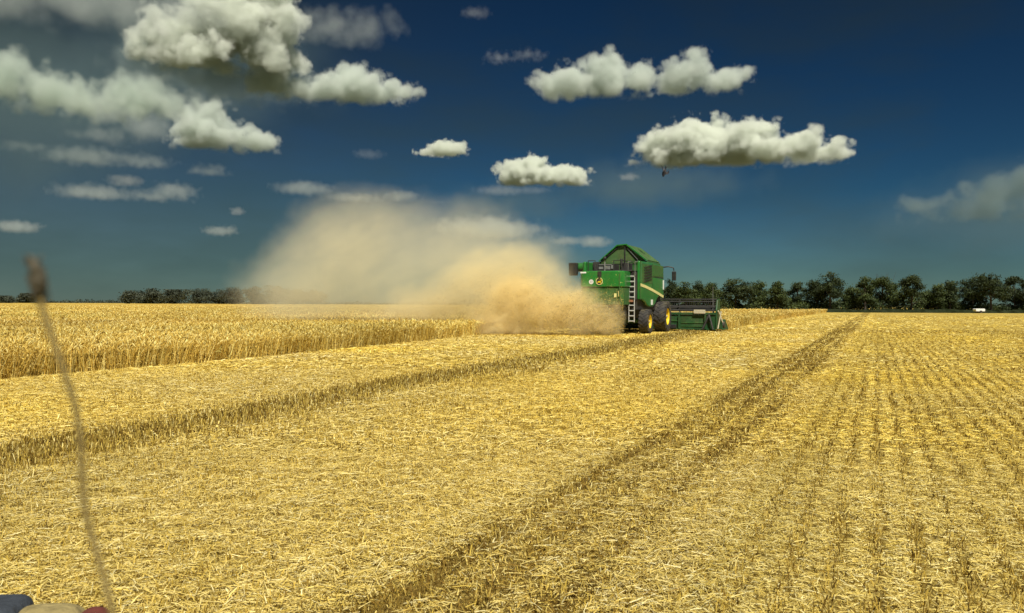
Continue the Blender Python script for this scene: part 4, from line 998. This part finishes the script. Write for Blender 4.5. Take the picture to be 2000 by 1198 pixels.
dust('drifting_dust', [P(960, 560, 45.5, 110, 2.6, 85), P(880, 590, 46, 90, 2.6, 55), P(1040, 560, 44.5, 90, 2.2, 75), P(1010, 520, 45, 70, 2.2, 55), P(1110, 590, 43.5, 80, 1.6, 55), P(820, 600, 46.5, 80, 2.4, 45)],
     M_DRIFT, 'tan dust rolling up between the chaff and the pale plume', (-9.5, 40.5, 0.0), (6.0, 50.0, 5.8), 0.09, ((1.6, 1.5, 'n'), (0.6, 0.8, 'n')), 1.7, 0.8, 0.05, 0.5, 0.75)
dust('chaff_cloud', [P(1010, 585, 44, 70, 2.0, 55), P(1080, 605, 43.3, 85, 1.6, 46), P(1150, 618, 42.6, 66, 1.3, 40), P(980, 630, 44, 80, 2.0, 42), P(1188, 632, 42.4, 34, 1.1, 30), P(1120, 585, 42.8, 70, 1.0, 30), P(1060, 645, 43, 120, 1.4, 16)],
     M_CHAFF, 'dense golden chaff and dust bursting out behind the harvester', (-5.0, 39.5, 0.0), (6.6, 48.0, 4.4), 0.055, ((1.1, 1.2, 'n'), (0.45, 0.85, 'n'), (0.16, 0.5, 'n')), 1.05, 0.40, -0.05, 0.2, 0.85)

def flying_chaff():
    r = np.random.default_rng(9); acc = Acc(); k = 16000
    px = 1218-np.abs(r.normal(0, 150, k)); py = 618+r.normal(0, 28, k)-np.clip((1150-px)*0.14, -10, 40)*r.random(k)
    Y = 42.6+r.normal(0, 1.2, k)+(1180-px)*0.006
    pts = np.array([pat(a, b, c_) for a, b, c_ in zip(px, py, Y)]); pts = pts[pts[:, 2] > 0.03]; k = len(pts)
    d = norm(r.normal(size=(k, 3))); ln = r.uniform(0.025, 0.10, k)
    vv, q, per = ribbons(pts, d, ln, r.uniform(0.005, 0.013, k), r.normal(0, 0.03, (k, 3)), None, 1, 0.8)
    dk = (r.random(k) < 0.5)[:, None]
    acc.add(vv, q, np.repeat(np.where(dk, pick(k, DARKS)*1.2, pick(k, STRAW)), per, 0))
    o = acc.build('flying_chaff', attr_mat('chaff_bits', 0.6, 0.3, 0.2)); tag(o, 'bits of straw flying out behind the harvester', kind='stuff')
flying_chaff()

# ------------------------------------------------------------------ small things
def white_trailer():
    y = 185.6
    T = bpy.data.objects.new('trailer', None); COL.objects.link(T); T.location = (pat(1912, 608, y)[0], y, 0.0); T.rotation_euler = (0, 0, R(4))
    tag(T, 'tiny low white trailer on the field edge under the great spreading tree', 'trailer')
    MB().prism([(-1.05, 0.42), (-1.1, 0.92), (-0.9, 1.02), (0.9, 1.02), (1.1, 0.92), (1.05, 0.42)], 'y', -0.6, 0.6).build('body', WHITE, T, 0.04)
    MB().tube([(1.0, 0, 0.42), (1.75, 0, 0.36)], 0.04, 8).build('drawbar', IRON, T)
    for s in (-1, 1): MB().lathe([(-0.09, 0.001), (-0.09, 0.30), (0.09, 0.30), (0.09, 0.001)], (0, s*0.72, 0.30), 'y', 24).build('wheel', RUBBER, T)
white_trailer()

def winged_speck():  # winged body made up in place of a dark speck on the glass
    p = pat(1297, 337, 46.0)
    bm = bmesh.new()
    spine = [(-0.20, 0, -0.02), (-0.12, 0, 0), (0.0, 0, 0.01), (0.12, 0, 0.02), (0.19, 0, 0.045), (0.25, 0, 0.04)]
    tube_bm(bm, spine, [0.012, 0.045, 0.07, 0.055, 0.035, 0.006], 10)
    for s in (1, -1):     # wings half folded in a swoop
        A = [(0.10, s*0.05, 0.03), (0.02, s*0.17, 0.07), (-0.12, s*0.26, 0.03), (-0.24, s*0.30, -0.04)]; B = [(-0.06, s*0.05, 0.02), (-0.10, s*0.13, 0.05), (-0.18, s*0.20, 0.01), (-0.25, s*0.295, -0.045)]
        for dz in (0,):
            va = [bm.verts.new(q) for q in A]; vb = [bm.verts.new(q) for q in B]
            vc = [bm.verts.new((q[0], q[1], q[2]-0.012)) for q in A]; vd = [bm.verts.new((q[0], q[1], q[2]-0.012)) for q in B]
            for i in range(3):
                bm.faces.new((va[i], va[i+1], vb[i+1], vb[i])); bm.faces.new((vc[i], vd[i], vd[i+1], vc[i+1]))
                bm.faces.new((va[i], vc[i], vc[i+1], va[i+1])); bm.faces.new((vb[i], vb[i+1], vd[i+1], vd[i]))
    t = [(-0.18, -0.02, -0.01), (-0.18, 0.02, -0.01), (-0.33, 0.06, -0.03), (-0.33, -0.06, -0.03)]
    v = [bm.verts.new(q) for q in t]; v2 = [bm.verts.new((q[0], q[1], q[2]-0.01)) for q in t]
    bm.faces.new(v); bm.faces.new(list(reversed(v2)))
    for i in range(4): bm.faces.new((v[i], v2[i], v2[(i+1) % 4], v[(i+1) % 4]))
    me = bpy.data.meshes.new('winged_speck'); bm.to_mesh(me); bm.free(); me.materials.append(mat('speck_black', (0.012, 0.012, 0.016), 0.6))
    o = bpy.data.objects.new('winged_speck', me); COL.objects.link(o); o.location = p; o.rotation_euler = (Matrix.Rotation(R(117), 3, 'Y') @ Matrix.Rotation(R(62), 3, 'X')).to_euler(); o.scale = (1.1, 1.0, 2.4)
    tag(o, 'small dark glass speck, given wings, below the flat base of the brightest cloud', 'winged_speck')
winged_speck()

def grass_stalk():
    Y = 0.34
    path = [(62, 508), (70, 545), (80, 592), (100, 655), (124, 722), (146, 790), (158, 860), (160, 930), (166, 1000), (184, 1065), (204, 1130), (220, 1198)]
    pts = [pat(a, b, Y+0.002*i) for i, (a, b) in enumerate(path)]
    last = pts[-1]; dirn = pts[-1]-pts[-2]
    for k in range(1, 7):
        f = k/6; pts.append(np.array([last[0]+0.10*f, last[1]+0.03*f, last[2]*(1-f)-0.01*f]))
    T = bpy.data.objects.new('grass_stalk', None); COL.objects.link(T); T.location = pts[-1]*np.array([1, 1, 0])
    tag(T, 'tall dry grass stalk with narrow seed head close to the lens, out of focus', 'grass stalk')
    off = np.array(T.location)
    SM = mat('dry_stalk', (0.24, 0.18, 0.06), 0.8, var=0.3, scale=20); HM = mat('seed_head', (0.085, 0.075, 0.05), 0.9, var=0.4, scale=60, bump=0.4, bscale=200)
    loc = [tuple(p-off) for p in pts]
    n_ = len(loc)
    MB().tube(loc[1:], [0.0011]+[0.00135+0.0003*i/n_ for i in range(n_-2)], 8).build('stem', SM, T, smooth=True)
    h = MB(); a, b = np.array(loc[0]), np.array(loc[2]); r = random.Random(2)
    hp = [a+(b-a)*t+np.array([0.0012*math.sin(t*5), 0, 0]) for t in np.linspace(-0.12, 1.0, 9)]
    h.tube([tuple(q) for q in hp], [0.0004, 0.0015, 0.0025, 0.0031, 0.0034, 0.0032, 0.0027, 0.0021, 0.0013], 10)
    for i in range(70):
        t = r.random(); q = a+(b-a)*t; an = r.uniform(0, 6.28); dd = np.array([math.cos(an)*0.0021, math.sin(an)*0.0021, 0.0])
        h.tube([tuple(q+dd), tuple(q+dd*2.0+np.array([0, 0, 0.003]))], [0.0004, 0.0001], 5)
    h.build('seed_head', HM, T, smooth=True)
grass_stalk()

def rucksack():
    """its rounded top just shows over the lower edge of the picture"""
    Y = 2.5; c0 = pat(95, 1190, Y); H_ = pat(60, 1170, Y)[2]
    T = bpy.data.objects.new('rucksack', None); COL.objects.link(T); T.location = (c0[0]-0.04, Y, 0); T.rotation_euler = (0, 0, R(8))
    tag(T, 'blue, beige and red rucksack top showing at the lower left corner', 'bag')
    NAVY = mat('navy_cloth', (0.026, 0.034, 0.046), 0.85, var=0.4, scale=9, bump=0.5, bscale=40); SAND = mat('beige_cloth', (0.27, 0.215, 0.085), 0.9, var=0.35, scale=14, bump=0.9, bscale=25); REDC = mat('red_cloth', (0.12, 0.024, 0.014), 0.8, var=0.3, scale=9, bump=0.4)
    def loaf(name, x0, x1, y0, y1, z0, z1, m, parent):
        b = MB().box(x0, x1, y0, y1, z0, z1); o = b.build(name, m, parent, 0)
        bv = o.modifiers.new('bevel', 'BEVEL'); bv.width = min(x1-x0, y1-y0, z1-z0)*0.42; bv.segments = 5
        sb = o.modifiers.new('sub', 'SUBSURF'); sb.levels = sb.render_levels = 1
        for p_ in o.data.polygons: p_.use_smooth = True
        return o
    body = loaf('body', -0.10, 0.15, -0.09, 0.11, 0.0, H_-0.027, SAND, T)
    loaf('top_flap', -0.26, -0.035, -0.11, 0.12, H_-0.12, H_-0.008, NAVY, T)
    loaf('side_pocket', -0.24, -0.10, -0.08, 0.09, 0.02, H_-0.14, NAVY, T)
    loaf('strap', 0.11, 0.205, -0.11, 0.08, H_-0.26, H_-0.047, REDC, T)
rucksack()
clouds()
